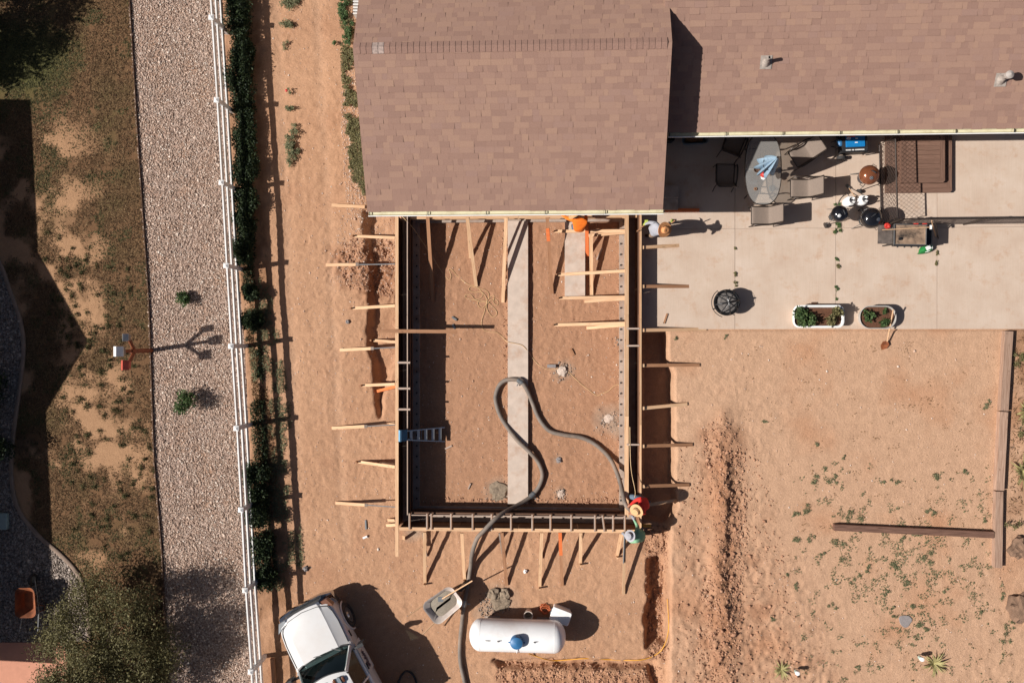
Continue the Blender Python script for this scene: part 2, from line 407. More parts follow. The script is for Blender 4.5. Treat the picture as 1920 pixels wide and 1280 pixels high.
# over-dug trench outside the left-hand form, spoil beside it
tr = sdist(X+warp(.22, .5, 41), Y+warp(.2, .5, 43), WP([(683, 398), (748, 398), (748, 655), (728, 700), (712, 780), (703, 690), (694, 620), (696, 545), (700, 500), (688, 470)]))
m_tr = step(tr-.02, .20)
Z -= m_tr*(.22+.16*fbm(X, Y, .5, 2, 47))*(1-m_pit)
# small trenches by the corner and below the tank
t2 = sdist(X+warp(.14, .35, 51), Y+warp(.14, .3, 53), WP([(1214, 1050), (1236, 1040), (1256, 1068), (1254, 1110), (1256, 1150), (1252, 1205), (1212, 1212), (1210, 1160), (1218, 1120), (1214, 1080)]))
Z -= step(t2, .16)*.46*(1-m_yard)
t3 = sdist(X+warp(.14, .4, 55), Y+warp(.16, .3, 57), WP([(925, 1240), (1060, 1236), (1230, 1240), (1238, 1270), (1232, 1330), (1222, 1280), (1215, 1252), (1060, 1250), (940, 1254)]))
Z -= step(t3, .14)*.26*(1-m_yard)
# rough spoil: clods
sp = np.maximum.reduce([step(sdist(U, V, [(1300, 800), (1350, 770), (1390, 840), (1395, 1000), (1375, 1290), (1290, 1290), (1300, 1100), (1330, 1000), (1310, 900)])+16, 60),
     .6*step(sdist(U+30*(fbm(X, Y, .6, 3, 59)-.5), V+40*(fbm(X, Y, .5, 3, 58)-.5), [(930, 1250), (1240, 1252), (1245, 1330), (930, 1330)]), 30), .9*step(sdist(U, V, [(615, 470), (745, 460), (745, 540), (690, 560), (620, 520)]), 30),
     .7*step(sdist(U, V, [(1205, 985), (1250, 985), (1252, 1240), (1205, 1235), (1212, 1100)]), 14), .5*step(sdist(U, V, [(1255, 980), (1420, 980), (1560, 1280), (1255, 1280)]), 120)])
cl = 1-np.abs(vnoise(X+warp(.2, .2, 61), Y, .16, 63)*2-1); cl2 = fbm(X, Y, .11, 3, 67)
Z += sp*((cl**2-.3)*.09+(cl2-.5)*.13+(fbm(X, Y, .6, 2, 69)-.45)*.10)
Z += .15*(.25+1.5*fbm(X, Y, .45, 3, 171)**1.3)*np.exp(-((U-1350-8*np.sin(V/60)-30*(fbm(X, Y, .9, 3, 173)-.5))/19.)**2)*step(sdist(U, V, [(1300, 780), (1410, 780), (1410, 1290), (1300, 1290)]), 60)*m_yard
# wheel ruts of the track by the fence
Z -= .02*(np.exp(-((U-(520+V*.045))/9.)**2)+np.exp(-((U-(595+V*.05))/9.)**2))*(V < 1000)
gar = sdist(X, Y, [(GE[0].x+.35, yWall+.02), (GE[1].x-.3, yWall+.02), (GE[1].x-.3, 13), (GE[0].x+.35, 13)])
Z = np.where(m_grav > .5, -.035, Z)
for poly, n in (([(500, 380), (745, 420), (745, 1100), (560, 1090), (520, 700)], 900), ([(790, 420), (1165, 420), (1165, 940), (790, 940)], 700), ([(750, 1010), (1205, 1010), (1205, 1230), (700, 1230)], 500), ([(510, 0), (640, 0), (660, 400), (520, 400)], 120), ([(1262, 640), (1420, 640), (1560, 1280), (1262, 1280)], 220)):
    us_ = rng.uniform(min(p[0] for p in poly), max(p[0] for p in poly), n*2); vs_ = rng.uniform(min(p[1] for p in poly), max(p[1] for p in poly), n*2); kk = sdist(us_, vs_, poly) < 0
    for u, v in zip(us_[kk][:n], vs_[kk][:n]):
        p = P(u, v); i = int(np.searchsorted(GX, p.x)); j = int(np.searchsorted(GY, p.y)); sl_ = (slice(i-5, i+6), slice(j-5, j+6)); a_ = rng.uniform(0, 6.28); dx = X[sl_]-p.x; dy_ = Y[sl_]-p.y
        e = np.hypot((dx*math.cos(a_)+dy_*math.sin(a_))/.135, (-dx*math.sin(a_)+dy_*math.cos(a_))/.058); Z[sl_] += rng.uniform(.15, .75)*(-.017*np.clip(1.15-e, 0, 1)+.010*np.exp(-((e-1.35)/.28)**2))
def gz(x, y):
    i = min(max(np.searchsorted(GX, x)-1, 0), len(GX)-2); j = min(max(np.searchsorted(GY, y)-1, 0), len(GY)-2)
    fx = (x-GX[i])/(GX[i+1]-GX[i]); fy = (y-GY[j])/(GY[j+1]-GY[j])
    return float((Z[i, j]*(1-fx)+Z[i+1, j]*fx)*(1-fy)+(Z[i, j+1]*(1-fx)+Z[i+1, j+1]*fx)*fy)
def gzv(x, y):
    i = np.clip(np.searchsorted(GX, x)-1, 0, len(GX)-2); j = np.clip(np.searchsorted(GY, y)-1, 0, len(GY)-2)
    fx = (x-GX[i])/(GX[i+1]-GX[i]); fy = (y-GY[j])/(GY[j+1]-GY[j])
    return (Z[i, j]*(1-fx)+Z[i+1, j]*fx)*(1-fy)+(Z[i, j+1]*(1-fx)+Z[i+1, j+1]*fx)*fy
def PG(px, py, dz=0.0):
    z = 0.0
    for _ in range(4):
        p = P(px, py, z); z = gz(p.x, p.y)
    p = P(px, py, z); p.z = z+dz; return p
def lerp(a, b, m): return a*(1-m[..., None])+np.array(b)*m[..., None]
col = np.zeros(X.shape+(3,)); col[:] = S(196, 152, 120)
col = lerp(col, S(208, 164, 131), np.clip(fbm(X, Y, 2.4, 4, 71)*2.4-.9, 0, 1)*.6)
col = lerp(col, S(184, 138, 108), np.clip(fbm(X, Y, 1.1, 4, 75)*3-1.7, 0, 1)*.7)
col = lerp(col, S(207, 168, 138), m_yard*.85)
col = lerp(col, S(196, 146, 112), m_yard*np.clip(fbm(X, Y, 1.3, 4, 77)*3.2-1.7, 0, 1)*.8)
col = lerp(col, S(181, 136, 107), m_pit*(1-m_yard)*.75)
col = lerp(col, S(180, 132, 102), np.clip(sp*1.1, 0, 1)*.55)
col = lerp(col, S(158, 108, 78), np.clip(sp*1.3, 0, 1)*np.clip(fbm(X, Y, .5, 3, 79)*3-1.4, 0, 1)*.7)
col = lerp(col, S(150, 108, 78), step(sdist(U, V, [(1890, 615), (2200, 615), (2200, 960), (1880, 960)]), 30)*np.clip(fbm(X, Y, .7, 3, 81)*3-1, 0, 1)*.8)
bed = step(sdist(U, V, gravR[::-1][:1]+gravR[::-1]+[(560, 1340), (540, 1000), (520, 700), (500, 400), (488, 0), (480, -60)]), 14)
col = lerp(col, S(140, 100, 70), bed*.6*np.clip(fbm(X, Y, .4, 3, 83)*2.4-.5, 0, 1))
rg_ = np.exp(-((U-1352-8*np.sin(V/60)-36*(fbm(X, Y, .8, 3, 175)-.5))/24.)**2)*step(sdist(U, V, [(1300, 790), (1410, 790), (1410, 1290), (1300, 1290)]), 80)*m_yard
col = lerp(col, S(170, 124, 94), rg_*(.45+.5*np.clip(fbm(X, Y, .4, 3, 151)*2-.5, 0, 1)))
for cx_, sl_2, w_ in ((515, .05, 9), (592, .055, 9)): col = lerp(col, S(208, 168, 138), .45*np.exp(-((U-cx_-V*sl_2)/w_)**2)*(V < 1050)*np.clip(fbm(X, Y, .9, 3, 153)*2.4-.5, 0, 1))
for cx_, cy_, r_ in ((1054, 695, 24), (934, 921, 30), (1140, 785, 34), (938, 1128, 40), (1051, 926, 16), (1048, 862, 12), (905, 1145, 20), (1165, 800, 30), (775, 1000, 20)):
    d_ = np.hypot(U-cx_, V-cy_)+18*(fbm(X, Y, .3, 3, 155)-.5); col = lerp(col, S(176, 156, 138), .75*np.clip(1-d_/r_, 0, 1)**.7)
# lawn: bare sand patches, thatch, green corner
sandy = np.clip(fbm(X, Y, .85, 5, 85)*5.0-2.35, 0, 1)*step(sdist(U, V, [(-50, 230), (150, 230), (200, 500), (250, 720), (290, 800), (300, 1060), (-50, 1060)]), 130)
sandy = np.clip(sandy*1.25, 0, 1)
lc = np.zeros_like(col); lc[:] = S(122, 92, 66)
lc = lerp(lc, S(92, 86, 54), np.clip(fbm(X, Y, .9, 3, 87)*3-1.4, 0, 1)*.6)
lc = lerp(lc, S(86, 92, 50), step(sdist(U, V, [(-50, 40), (90, 50), (140, 90), (120, 150), (60, 185), (-50, 180)]), 70)*.8)
lc = lerp(lc, S(184, 144, 110), sandy)
col = lerp(col, (0, 0, 0), m_lawn)+lc*m_lawn[..., None]
col = lerp(col, S(150, 126, 112), m_grav)
n0, n1 = X.shape; idx = np.arange(n0*n1).reshape(n0, n1)
quads = np.stack([idx[:-1, :-1], idx[1:, :-1], idx[1:, 1:], idx[:-1, 1:]], -1).reshape(-1, 4)
me = mesh_np('ground', np.stack([X, Y, Z], -1).reshape(-1, 3), quads.ravel(), np.arange(len(quads))*4, np.full(len(quads), 4))
at = me.color_attributes.new('Col', 'FLOAT_COLOR', 'POINT')
at.data.foreach_set('color', np.concatenate([col.reshape(-1, 3), np.ones((n0*n1, 1))], 1).astype(np.float32).ravel())
me.shade_smooth()
t = NT('bare_earth'); t.set(Roughness=.95); t.b.inputs['Specular IOR Level'].default_value = .15
a_ = t.n('VertexColor', layer_name='Col').outputs[0]; v_ = t.coord('Object', rnd=False)
f1 = t.noise(30, 6, v_, .7); f2 = t.noise(4.5, 5, v_, .6)
c_ = t.mix(1.0, a_, t.ramp(f1, [(.3, (.78, .77, .76)), (.7, (1.2, 1.2, 1.2))]), 'MULTIPLY')
c_ = t.mix(1.0, c_, t.ramp(f2, [(.3, (.90, .89, .88)), (.7, (1.08, 1.08, 1.08))]), 'MULTIPLY'); t.col(c_)
t.bump(t.math('ADD', t.noise(55, 5, v_, .65), t.math('MULTIPLY', t.noise(14, 4, v_, .6), 1.2)), .013)
me.materials.append(t.m)
g = bpy.data.objects.new('ground', me); place(g, None); g['kind'] = 'structure'; g['label'] = 'bare brown earth of the yard and building site'
# ================================================================== scatter
OCT = (np.array([(1, 0, 0), (0, 1, 0), (-1, 0, 0), (0, -1, 0), (0, 0, 1), (0, 0, -1)], float),
       np.array([(0, 1, 4), (1, 2, 4), (2, 3, 4), (3, 0, 4), (1, 0, 5), (2, 1, 5), (3, 2, 5), (0, 3, 5)]))
def rocks(pos, size, mat, name, flat=.6, parent=None, jit=.35):
    n = len(pos); base = OCT[0][None]*(1+rng.uniform(-jit, jit, (n, 6, 1)))
    base = base+rng.uniform(-.3, .3, (n, 6, 3)); base = base*np.array([1, 1, flat])
    sx = rng.uniform(.7, 1.3, (n, 1, 1)); base[..., 0:1] *= sx
    a = rng.uniform(0, 6.28, n); ca, sa = np.cos(a)[:, None], np.sin(a)[:, None]
    b = np.stack([base[..., 0]*ca-base[..., 1]*sa, base[..., 0]*sa+base[..., 1]*ca, base[..., 2]], -1)
    v = b*np.asarray(size).reshape(-1, 1, 1)+pos[:, None]
    f = (OCT[1][None]+(np.arange(n)*6)[:, None, None]).reshape(-1, 3)
    me = mesh_np(name, v.reshape(-1, 3), f.ravel(), np.arange(len(f))*3, np.full(len(f), 3)); me.materials.append(mat)
    o = bpy.data.objects.new(name, me); return place(o, parent, W[parent] if False else Matrix.Identity(4))
def leaves(pos, size, mat, name, parent=None, up=.4, asp=.5, dirs=None, flat=False):
    """a cloud of small folded leaves (2 triangles each side of a midrib)"""
    n = len(pos); d = rng.normal(size=(n, 3)) if dirs is None else dirs+rng.normal(size=(n, 3))*.35
    if dirs is None: d[:, 2] = d[:, 2]*.5+up*rng.random(n)
    d /= np.linalg.norm(d, axis=1, keepdims=True)+1e-9
    if flat: d[:, 2] *= .3; d /= np.linalg.norm(d, axis=1, keepdims=True)+1e-9
    s = np.cross(d, np.array([0, 0, 1.])+rng.normal(size=(n, 3))*.3) if flat else rng.normal(size=(n, 3)); s -= d*(s*d).sum(1, keepdims=True); s /= np.linalg.norm(s, axis=1, keepdims=True)+1e-9
    nn = np.cross(d, s); nn[nn[:, 2] < 0] *= -1; sz = np.asarray(size)*rng.uniform(.6, 1.35, n); sz = sz[:, None]
    b = pos; tip = pos+d*sz; mid = pos+d*sz*.45
    l = mid+s*sz*asp*.5+nn*sz*.12; r = mid-s*sz*asp*.5+nn*sz*.12
    v = np.stack([b, l, tip, r], 1).reshape(-1, 3)
    f = (np.array([[0, 1, 2], [0, 2, 3]])[None]+(np.arange(n)*4)[:, None, None]).reshape(-1, 3)
    me = mesh_np(name, v, f.ravel(), np.arange(len(f))*3, np.full(len(f), 3)); me.materials.append(mat)
    o = bpy.data.objects.new(name, me); return place(o, parent, Matrix.Identity(4))
def in_poly_px(poly, n, z=0.0):
    xs = [p[0] for p in poly]; ys = [p[1] for p in poly]; out = []
    while sum(len(o) for o in out) < n:
        u = rng.uniform(min(xs), max(xs), n*2); v = rng.uniform(min(ys), max(ys), n*2)
        k = sdist(u, v, poly) < 0; out.append(np.stack([u[k], v[k]], 1))
    uv = np.concatenate(out)[:n]
    d = np.stack([(uv[:, 0]-960)/F, (640-uv[:, 1])/F, -np.ones(n)], 1) @ RM.T
    tt = (z-H)/d[:, 2]; return np.stack([d[:, 0]*tt, d[:, 1]*tt, np.full(n, z)], 1), uv
# gravel strip: sheet and stones
gp = WP(grav_poly); gs = MB(); gs.add([(p.x, p.y, -.012) for p in gp], [tuple(range(len(gp)))])
tg = NT('gravel_bed'); tg.set(Roughness=.95); vv = tg.coord('Object', rnd=False); vo = tg.n('TexVoronoi'); vo.inputs['Scale'].default_value = 24; tg.l(vv, vo.inputs['Vector'])
tg.col(tg.mix(tg.ramp(tg.noise(1.3, 5, vv), [(.45, (0, 0, 0)), (.7, (.8, .8, .8))]), tg.ramp(vo.outputs['Color'], [(.1, S(130, 108, 96)), (.5, S(186, 158, 142)), (.9, S(214, 190, 174))]), S(176, 136, 108))); tg.bump(vo.outputs['Distance'], .02)
o = gs.build('gravel_path', tg.m); o['kind'] = 'structure'; o['label'] = 'strip of pinkish gravel beside the white fence'
pos, uv = in_poly_px([(a-3*(i < 7), b) for i, (a, b) in enumerate(grav_poly)], 98000); pos = pos[(rng.random(len(pos)) < np.clip(-sdist(uv[:, 0], uv[:, 1], [(200, -60)]+gravR[::-1]+[(200, 1340)])/34+.35, 0, 1))]; pos[:, 2] = rng.uniform(-.016, .012, len(pos))
o = rocks(pos, rng.gamma(3.0, .0042, len(pos))+.0055, M_['pebble'], 'gravel_stones'); o['kind'] = 'stuff'; o['label'] = 'loose pinkish gravel stones of the strip'; o['category'] = 'gravel'
# grey gravel bed by the neighbour's wall, curb and pad
curb = smooth_path([P(*p, 0) for p in [(-40, 420), (0, 492), (18, 540), (40, 605), (45, 660), (36, 740), (22, 860), (32, 945), (70, 1000), (110, 1035), (140, 1066), (158, 1100), (166, 1150), (168, 1200)]], 5)
bedp = [(p.x, p.y) for p in curb]+[tuple(P(60, 1203)[:2]), tuple(P(-200, 1203)[:2]), tuple(P(-200, 400)[:2])]
gb = MB(); gb.add([(x, y, .03) for x, y in bedp], [tuple(range(len(bedp)))])
tb = NT('grey_gravel_bed'); tb.set(Roughness=.95); vo = tb.n('TexVoronoi'); vo.inputs['Scale'].default_value = 26; tb.l(tb.coord('Object', rnd=False), vo.inputs['Vector'])
tb.col(tb.ramp(vo.outputs['Color'], [(.1, S(100, 90, 82)), (.5, S(148, 134, 124)), (.9, S(198, 182, 170))])); tb.bump(vo.outputs['Distance'], .02)
o = gb.build('gravel_bed', tb.m); o['kind'] = 'structure'; o['label'] = 'grey gravel bed inside the curved concrete curb'
bx = np.array(bedp); n = 26000; q = np.stack([rng.uniform(-19.5, bx[:, 0].max(), n), rng.uniform(bx[:, 1].min(), bx[:, 1].max(), n)], 1)
q = q[sdist(q[:, 0], q[:, 1], bedp) < -.03]; q = np.concatenate([q, rng.uniform(.026, .05, (len(q), 1))], 1)
o = rocks(q, rng.gamma(6, .0045, len(q))+.006, M_['pebblegrey'], 'gravel_bed_stones'); o['kind'] = 'stuff'; o['label'] = 'loose grey gravel stones inside the curved curb'; o['category'] = 'gravel'
cb = MB(); rings = []
for i, p in enumerate(curb):
    a = curb[max(i-1, 0)]; b = curb[min(i+1, len(curb)-1)]; d = (b-a).normalized(); s = Vector((d.y, -d.x, 0))
    rings.append([p+s*x+Vector((0, 0, z)) for x, z in ((-.06, -.05), (-.06, .05), (-.04, .065), (.04, .065), (.06, .05), (.06, -.05))])
cb.loft(rings).build('garden_curb', simple('curb_concrete', S(150, 128, 112), .9, var=.15, scale=5, bump=.005), None, smooth=40)
o = bpy.data.objects['garden_curb']; tag(o, 'curved concrete mowing curb between the dry lawn and the grey gravel bed', 'curb')
pd = MB().prism([tuple(P(*p)[:2]) for p in [(-200, 1203), (128, 1203), (128, 1400), (-200, 1400)]], -.06, .05)
o = pd.build('pink_pavement', M_['pinkpad']); o['kind'] = 'structure'; o['label'] = 'pink concrete pad below the grey gravel bed'
# steel edging between lawn and gravel: pieces end to end
ed = thing('lawn_edging', 'thin brown steel edging between dry lawn and pinkish gravel', 'edging', P(262, 300))
for i in range(len(lawnL)-1):
    a = P(*lawnL[i], .01); b = P(*lawnL[i+1], .01); k = max(1, round((b-a).length/2.4))
    for j in range(k):
        p = a.lerp(b, j/k); q = a.lerp(b, (j+1)/k); board(p, q+(p-q)*.004, M_['boot'], ed, .012, .11, 'edging_strip')
# dry lawn blades
n = 235000; pos, uv = in_poly_px([(0, -30)]+[(a, b) for a, b in lawnL]+[(-120, 1310), (-120, -30)], n)
sx, sy = pos[:, 0], pos[:, 1]
def at_grid(A): 
    i = np.clip(np.searchsorted(GX, sx)-1, 0, len(GX)-1); j = np.clip(np.searchsorted(GY, sy)-1, 0, len(GY)-1); return A[i, j]
keep = (rng.random(n) > at_grid(sandy)*1.0) & (sdist(sx, sy, bedp) > .1) & (fbm(sx, sy, .35, 3, 91) > .28) & ~((uv[:, 0] < 135) & (uv[:, 1] > 1195))
pos = pos[keep]; uv = uv[keep]; sx, sy = pos[:, 0], pos[:, 1]; pos[:, 2] = gzv(sx, sy)
green = (sdist(uv[:, 0], uv[:, 1], [(-90, 20), (90, 40), (140, 90), (120, 150), (60, 185), (-90, 190)]) < rng.normal(0, 14, len(uv))) | ((fbm(sx, sy, .5, 3, 95)+at_grid(sandy)*.12 > .60) & (rng.random(len(sx)) < .8))
for mk, nm, lb in ((~green, 'dry_grass', 'matted dry brown grass of the neighbouring lawn'), (green, 'green_grass', 'green patches of grass in the dry lawn')):
    pp = pos[mk]; o = leaves(pp, .075, M_['grassbrown'] if nm == 'dry_grass' else M_['grassgreen'], nm, up=.3, asp=.22, flat=True); o['kind'] = 'stuff'; o['label'] = lb; o['category'] = 'grass'
# ================================================================== patio slabs
tp = NT('broomed_concrete'); tp.set(Roughness=.9); tp.b.inputs['Specular IOR Level'].default_value = .2
v_ = tp.coord('Object', rnd=True); nz = tp.noise(1.1, 6, v_, .6); n2 = tp.noise(.5, 3, v_); fine = tp.noise(90, 3, v_)
vb = tp.coord('Object', (45, 1.5, 1)); br = tp.noise(1, 3, vb)
cc = tp.ramp(nz, [(.25, S(202, 177, 157)), (.55, S(212, 190, 171)), (.8, S(220, 200, 183))])
cc = tp.mix(tp.ramp(tp.noise(2.3, 6, v_, .75), [(.54, (0, 0, 0)), (.74, (.6, .6, .6))]), cc, S(194, 152, 120))
cc = tp.mix(1.0, cc, tp.ramp(br, [(.3, (.96, .96, .96)), (.7, (1.03, 1.03, 1.03))]), 'MULTIPLY')
cc = tp.mix(1.0, cc, tp.ramp(fine, [(.3, (.94, .94, .94)), (.7, (1.05, 1.05, 1.05))]), 'MULTIPLY'); tp.col(cc); tp.bump(fine, .003)
M_['patio'] = tp.m
pat = bpy.data.objects.new('patio', None); place(pat, None, Matrix.Translation((6, 3, PAT))); pat['kind'] = 'structure'; pat['label'] = 'pale concrete patio cast in square slabs'
pxs = [P(1204, 500, PAT).x]+[P(k, 500, PAT).x for k in (1378, 1567, 1757, 1947)]; xx = pxs[-1]; pxs.append(xx+3.2)
pys = [P(1500, 617, PAT).y, P(1500, 428, PAT).y, P(1500, 428, PAT).y+3.2, P(1500, 428, PAT).y+5.2]
for i in range(len(pxs)-1):
    for j in range(len(pys)-1):
        x0, x1, y0, y1 = pxs[i], pxs[i+1], pys[j], pys[j+1]; g_ = .006
        if i == 0: x0 = xR+.03
        MB().box((0, 0, 0), (x1-x0-2*g_, y1-y0-.006, .12)).build('slab', tp.m, pat, Matrix.Translation(((x0+x1)/2, (y0+y1)/2, PAT-.06+.0008*((i+j) % 3))))
# ================================================================== house
house = thing('house', 'brown shingled house with cream gutters and a gabled garage wing', 'house', (GE[0].x+1, yWall+2, 0))
MY = [P(1236, 243, EAVE), P(2010, 248, EAVE)]; my = (MY[0].y+P(1900, 247, EAVE).y)/2
gx0, gx1 = GE[0].x, GE[1].x; slope = (RIDGE-EAVE)/(GR[0].y-GE[0].y)
wx0, wx1 = gx0+.30, gx1-.28; ry = GR[0].y; gyN = 2*ry-GE[0].y
def zr(y): return RIDGE-slope*abs(y-ry)
mb = MB(); T_ = .10
ys = [yWall, ry, gyN-.5]
prof = [(yWall, -.3), (yWall, zr(yWall)-T_), (ry, RIDGE-T_), (gyN-.5, zr(gyN-.5)-T_), (gyN-.5, -.3)]
mb.add([(x, y, z) for x in (wx0, wx1) for y, z in prof], [(0, 1, 2, 3, 4), (9, 8, 7, 6, 5), (0, 5, 6, 1), (1, 6, 7, 2), (2, 7, 8, 3), (3, 8, 9, 4)])
mb.build('garage_wall', M_['stucco'], house, world=True, M=Matrix.Identity(4))
mwy = my+.75; mx1 = MY[1].x; mry = my+6.0; mrz = EAVE+slope*6.0
MB().add([(x, y, z) for x in (gx1-.05, mx1-.4) for y, z in ((mwy, -.1), (mwy, EAVE+slope*.75-T_), (mry, mrz-T_), (mry+5.2, EAVE+.3), (mry+5.2, -.1))],
         [(0, 1, 2, 3, 4), (9, 8, 7, 6, 5), (0, 5, 6, 1), (1, 6, 7, 2), (2, 7, 8, 3), (3, 8, 9, 4)]).build('house_wall', M_['stucco'], house, M=Matrix.Identity(4))
MB().box(((wx1+gx1-.05)/2, mwy+.1, 1.5), (gx1-.05-wx1-.004, .2, 3.2)).build('wall_return', M_['stucco'], house, M=Matrix.Identity(4))
for cx, wd, z0, z1 in ((5.6, 1.8, PAT+.05, PAT+2.1), (9.1, 1.0, PAT+.35, PAT+2.1), (11.6, 1.3, PAT+.9, PAT+2.0)):
    f = MB().box((cx, mwy-.03, (z0+z1)/2), (wd, .06, z1-z0)).build('glazed_door' if z0 < 1 else 'window', M_['white'], house, M=Matrix.Identity(4))
    MB().box((cx, mwy-.065, (z0+z1)/2), (wd-.16, .012, z1-z0-.16)).build('pane', M_['black'], f, M=Matrix.Identity(4))
# roof decks, shingles
SH = []                                                                     # (score, verts, which)
def deck(name, a0, a1, b1, b0, th=.09):
    v = [Vector(q) for q in (a0, a1, b1, b0)]; n = (v[1]-v[0]).cross(v[3]-v[0]).normalized()
    if n.z < 0: n = -n
    m = MB().add([p-n*.012 for p in v]+[p-n*th for p in v], [(0, 1, 2, 3), (7, 6, 5, 4), (0, 4, 5, 1), (1, 5, 6, 2), (2, 6, 7, 3), (3, 7, 4, 0)])
    return m.build(name, M_['ridgecap'], house, M=Matrix.Identity(4)), n
def courses(a0, a1, b1, b0, n, expo=.158, seed=0):
    rr = random.Random(seed); a0, a1, b1, b0 = [Vector(q) for q in (a0, a1, b1, b0)]
    k = max(1, round(((b0-a0).length)/expo)); out = []
    for i in range(k):
        t0, t1 = i/k, (i+1.18)/k; t1 = min(t1, 1.0)
        l0 = a0.lerp(b0, t0); r0 = a1.lerp(b1, t0); l1 = a0.lerp(b0, t1); r1 = a1.lerp(b1, t1)
        ln = (r0-l0).length; s = -rr.random()*.25
        while s < ln:
            wd = rr.choice((.13, .18, .24, .27, .32, .40)); e = min(s+wd, ln); b = max(s, 0)
            if e-b > .02:
                th = rr.choice((.008, .012, .019)); lo = n*th; d = (r0-l0).normalized()
                p = [l0+d*b, l0+d*(e-.002), l1+d*(e-.002), l1+d*b]; drop = rr.choice((0, 0, 0, .012)); up_ = (l1-l0).normalized()*drop
                out.append([p[0]+lo-up_, p[1]+lo-up_, p[2]+n*.001, p[3]+n*.001, p[0]-n*.01-up_, p[1]-n*.01-up_])
            s += wd
    return out
SF = [(0, 1, 2, 3), (0, 4, 5, 1), (0, 3, 4), (1, 5, 2)]
def shingle_roof(part, tabs, ns, score):
    tabs = sorted(tabs, key=score)
    for tb_ in tabs[:ns]:
        c = sum((Vector(q) for q in tb_), Vector())/6
        MB().add([q-c for q in tb_], SF).build('shingle', M_['shingle'], part, Matrix.Translation(c))
    m = MB()
    for tb_ in tabs[ns:]: m.add(tb_, SF)
    o = m.build('shingle_field', M_['shingle'], part, M=Matrix.Identity(4)); o['kind'] = 'stuff'
E0 = Vector((gx0, GE[0].y, EAVE)); E1 = Vector((gx1, GE[1].y, EAVE)); R0 = Vector((gx0, ry, RIDGE)); R1 = Vector((gx1, ry, RIDGE))
N0 = Vector((gx0, gyN, EAVE)); N1 = Vector((gx1, gyN, EAVE))
gs_, nrm = deck('garage_roof', E0, E1, R1, R0)
MBn, nrm2 = deck('garage_roof_north', N1, N0, R0, R1)
shingle_roof(gs_, courses(E0, E1, R1, R0, nrm, seed=1), 170, lambda tb_: -tb_[0].z+abs(tb_[0].x)*.001)
shingle_roof(MBn, courses(N1, N0, R0, R1, nrm2, seed=2), 20, lambda tb_: -tb_[0].z)
m0 = Vector((gx1-.12, my, EAVE)); m1 = Vector((mx1, my, EAVE)); m2 = Vector((mx1, mry, mrz)); m3 = Vector((gx1-.12, mry, mrz))
mp_, nrm3 = deck('main_roof', m0, m1, m2, m3)
deck('main_roof_north', (mx1, mry+6, EAVE), (gx1-.12, mry+6, EAVE), m3, m2)
shingle_roof(mp_, courses(m0, m1, m2, m3, nrm3, seed=3), 110, lambda tb_: abs((tb_[0]-Vector((8, my+2.5, tb_[0].z))).length))
# ridge caps along the garage
k = int((gx1-gx0)/.155)
cm = M_['ridgecap']; pale = simple('worn_ridge_shingle', S(172, 152, 142), .95, var=.3, scale=20)
for i in range(k):
    x = gx0+.02+i*.155; x2 = x+.165; m = MB(); hw = .145
    for xx_, dz in ((x, .018), (x2, .028)):
        for yy, zz in ((ry-hw, -hw*slope), (ry, .004), (ry+hw, -hw*slope)): m.v.append((xx_, yy, RIDGE+zz+dz))
    for xx_ in (x, x2):
        for yy, zz in ((ry-hw, -hw*slope), (ry, .004), (ry+hw, -hw*slope)): m.v.append((xx_, yy, RIDGE+zz-.006))
    m.f = [(0, 3, 4, 1), (1, 4, 5, 2), (3, 9, 10, 4), (4, 10, 11, 5), (0, 6, 9, 3), (2, 5, 11, 8), (6, 0, 1, 7), (7, 1, 2, 8)]
    m.build('ridge_cap', pale if i in (3, 4) else cm, gs_, M=Matrix.Identity(4))
# fascia, gutters with joints
def gutter(x0, x1, y, z, part):
    k = max(1, round((x1-x0)/1.55)); dx = (x1-x0)/k
    for i in range(k):
        a, b = x0+i*dx+.003, x0+(i+1)*dx-.003; m = MB(); pr = [(0, 0), (0, -.10), (-.085, -.10), (-.115, -.02), (-.13, 0.0), (-.118, -.0), (-.10, -.02), (-.075, -.055), (-.012, -.055), (-.012, 0)]
        m.loft([[(xx_, y+p[0], z+p[1]) for p in pr] for xx_ in (a, b)])
        gp_ = m.build('gutter', M_['gutter'], house, M=Matrix.Identity(4))
        MB().box((a+.04, y-.062, z+.0), (.022, .125, .012)).build('bracket', M_['black'], gp_, M=Matrix.Identity(4))
        MB().box(((a+b)/2, y-.128, z-.005), (b-a, .022, .035)).build('gutter_lip', M_['white_metal'], gp_, M=Matrix.Identity(4))
gutter(gx0+.02, gx1+.02, GE[0].y+.005, EAVE-.01, house); gutter(gx1+.14, mx1, my+.005, EAVE-.01, house)
MB().box(((gx0+gx1)/2, GE[0].y+.02, EAVE-.1), (gx1-gx0, .025, .16)).build('fascia_board', M_['fascia'], house, M=Matrix.Identity(4))
MB().box(((gx1+mx1)/2+.1, my+.02, EAVE-.1), (mx1-gx1-.3, .025, .16)).build('fascia_board', M_['fascia'], house, M=Matrix.Identity(4))
for sgn, xe in ((-1, gx0), (1, gx1)):
    m = MB(); x = xe-sgn*.06
    for ya, yb in ((E0.y, ry), (ry, gyN)): m.bar((x, ya, zr(ya)-.13), (x, yb, zr(yb)-.13), .03, .13)
    m.build('rake_board', M_['fascia'], house, M=Matrix.Identity(4))
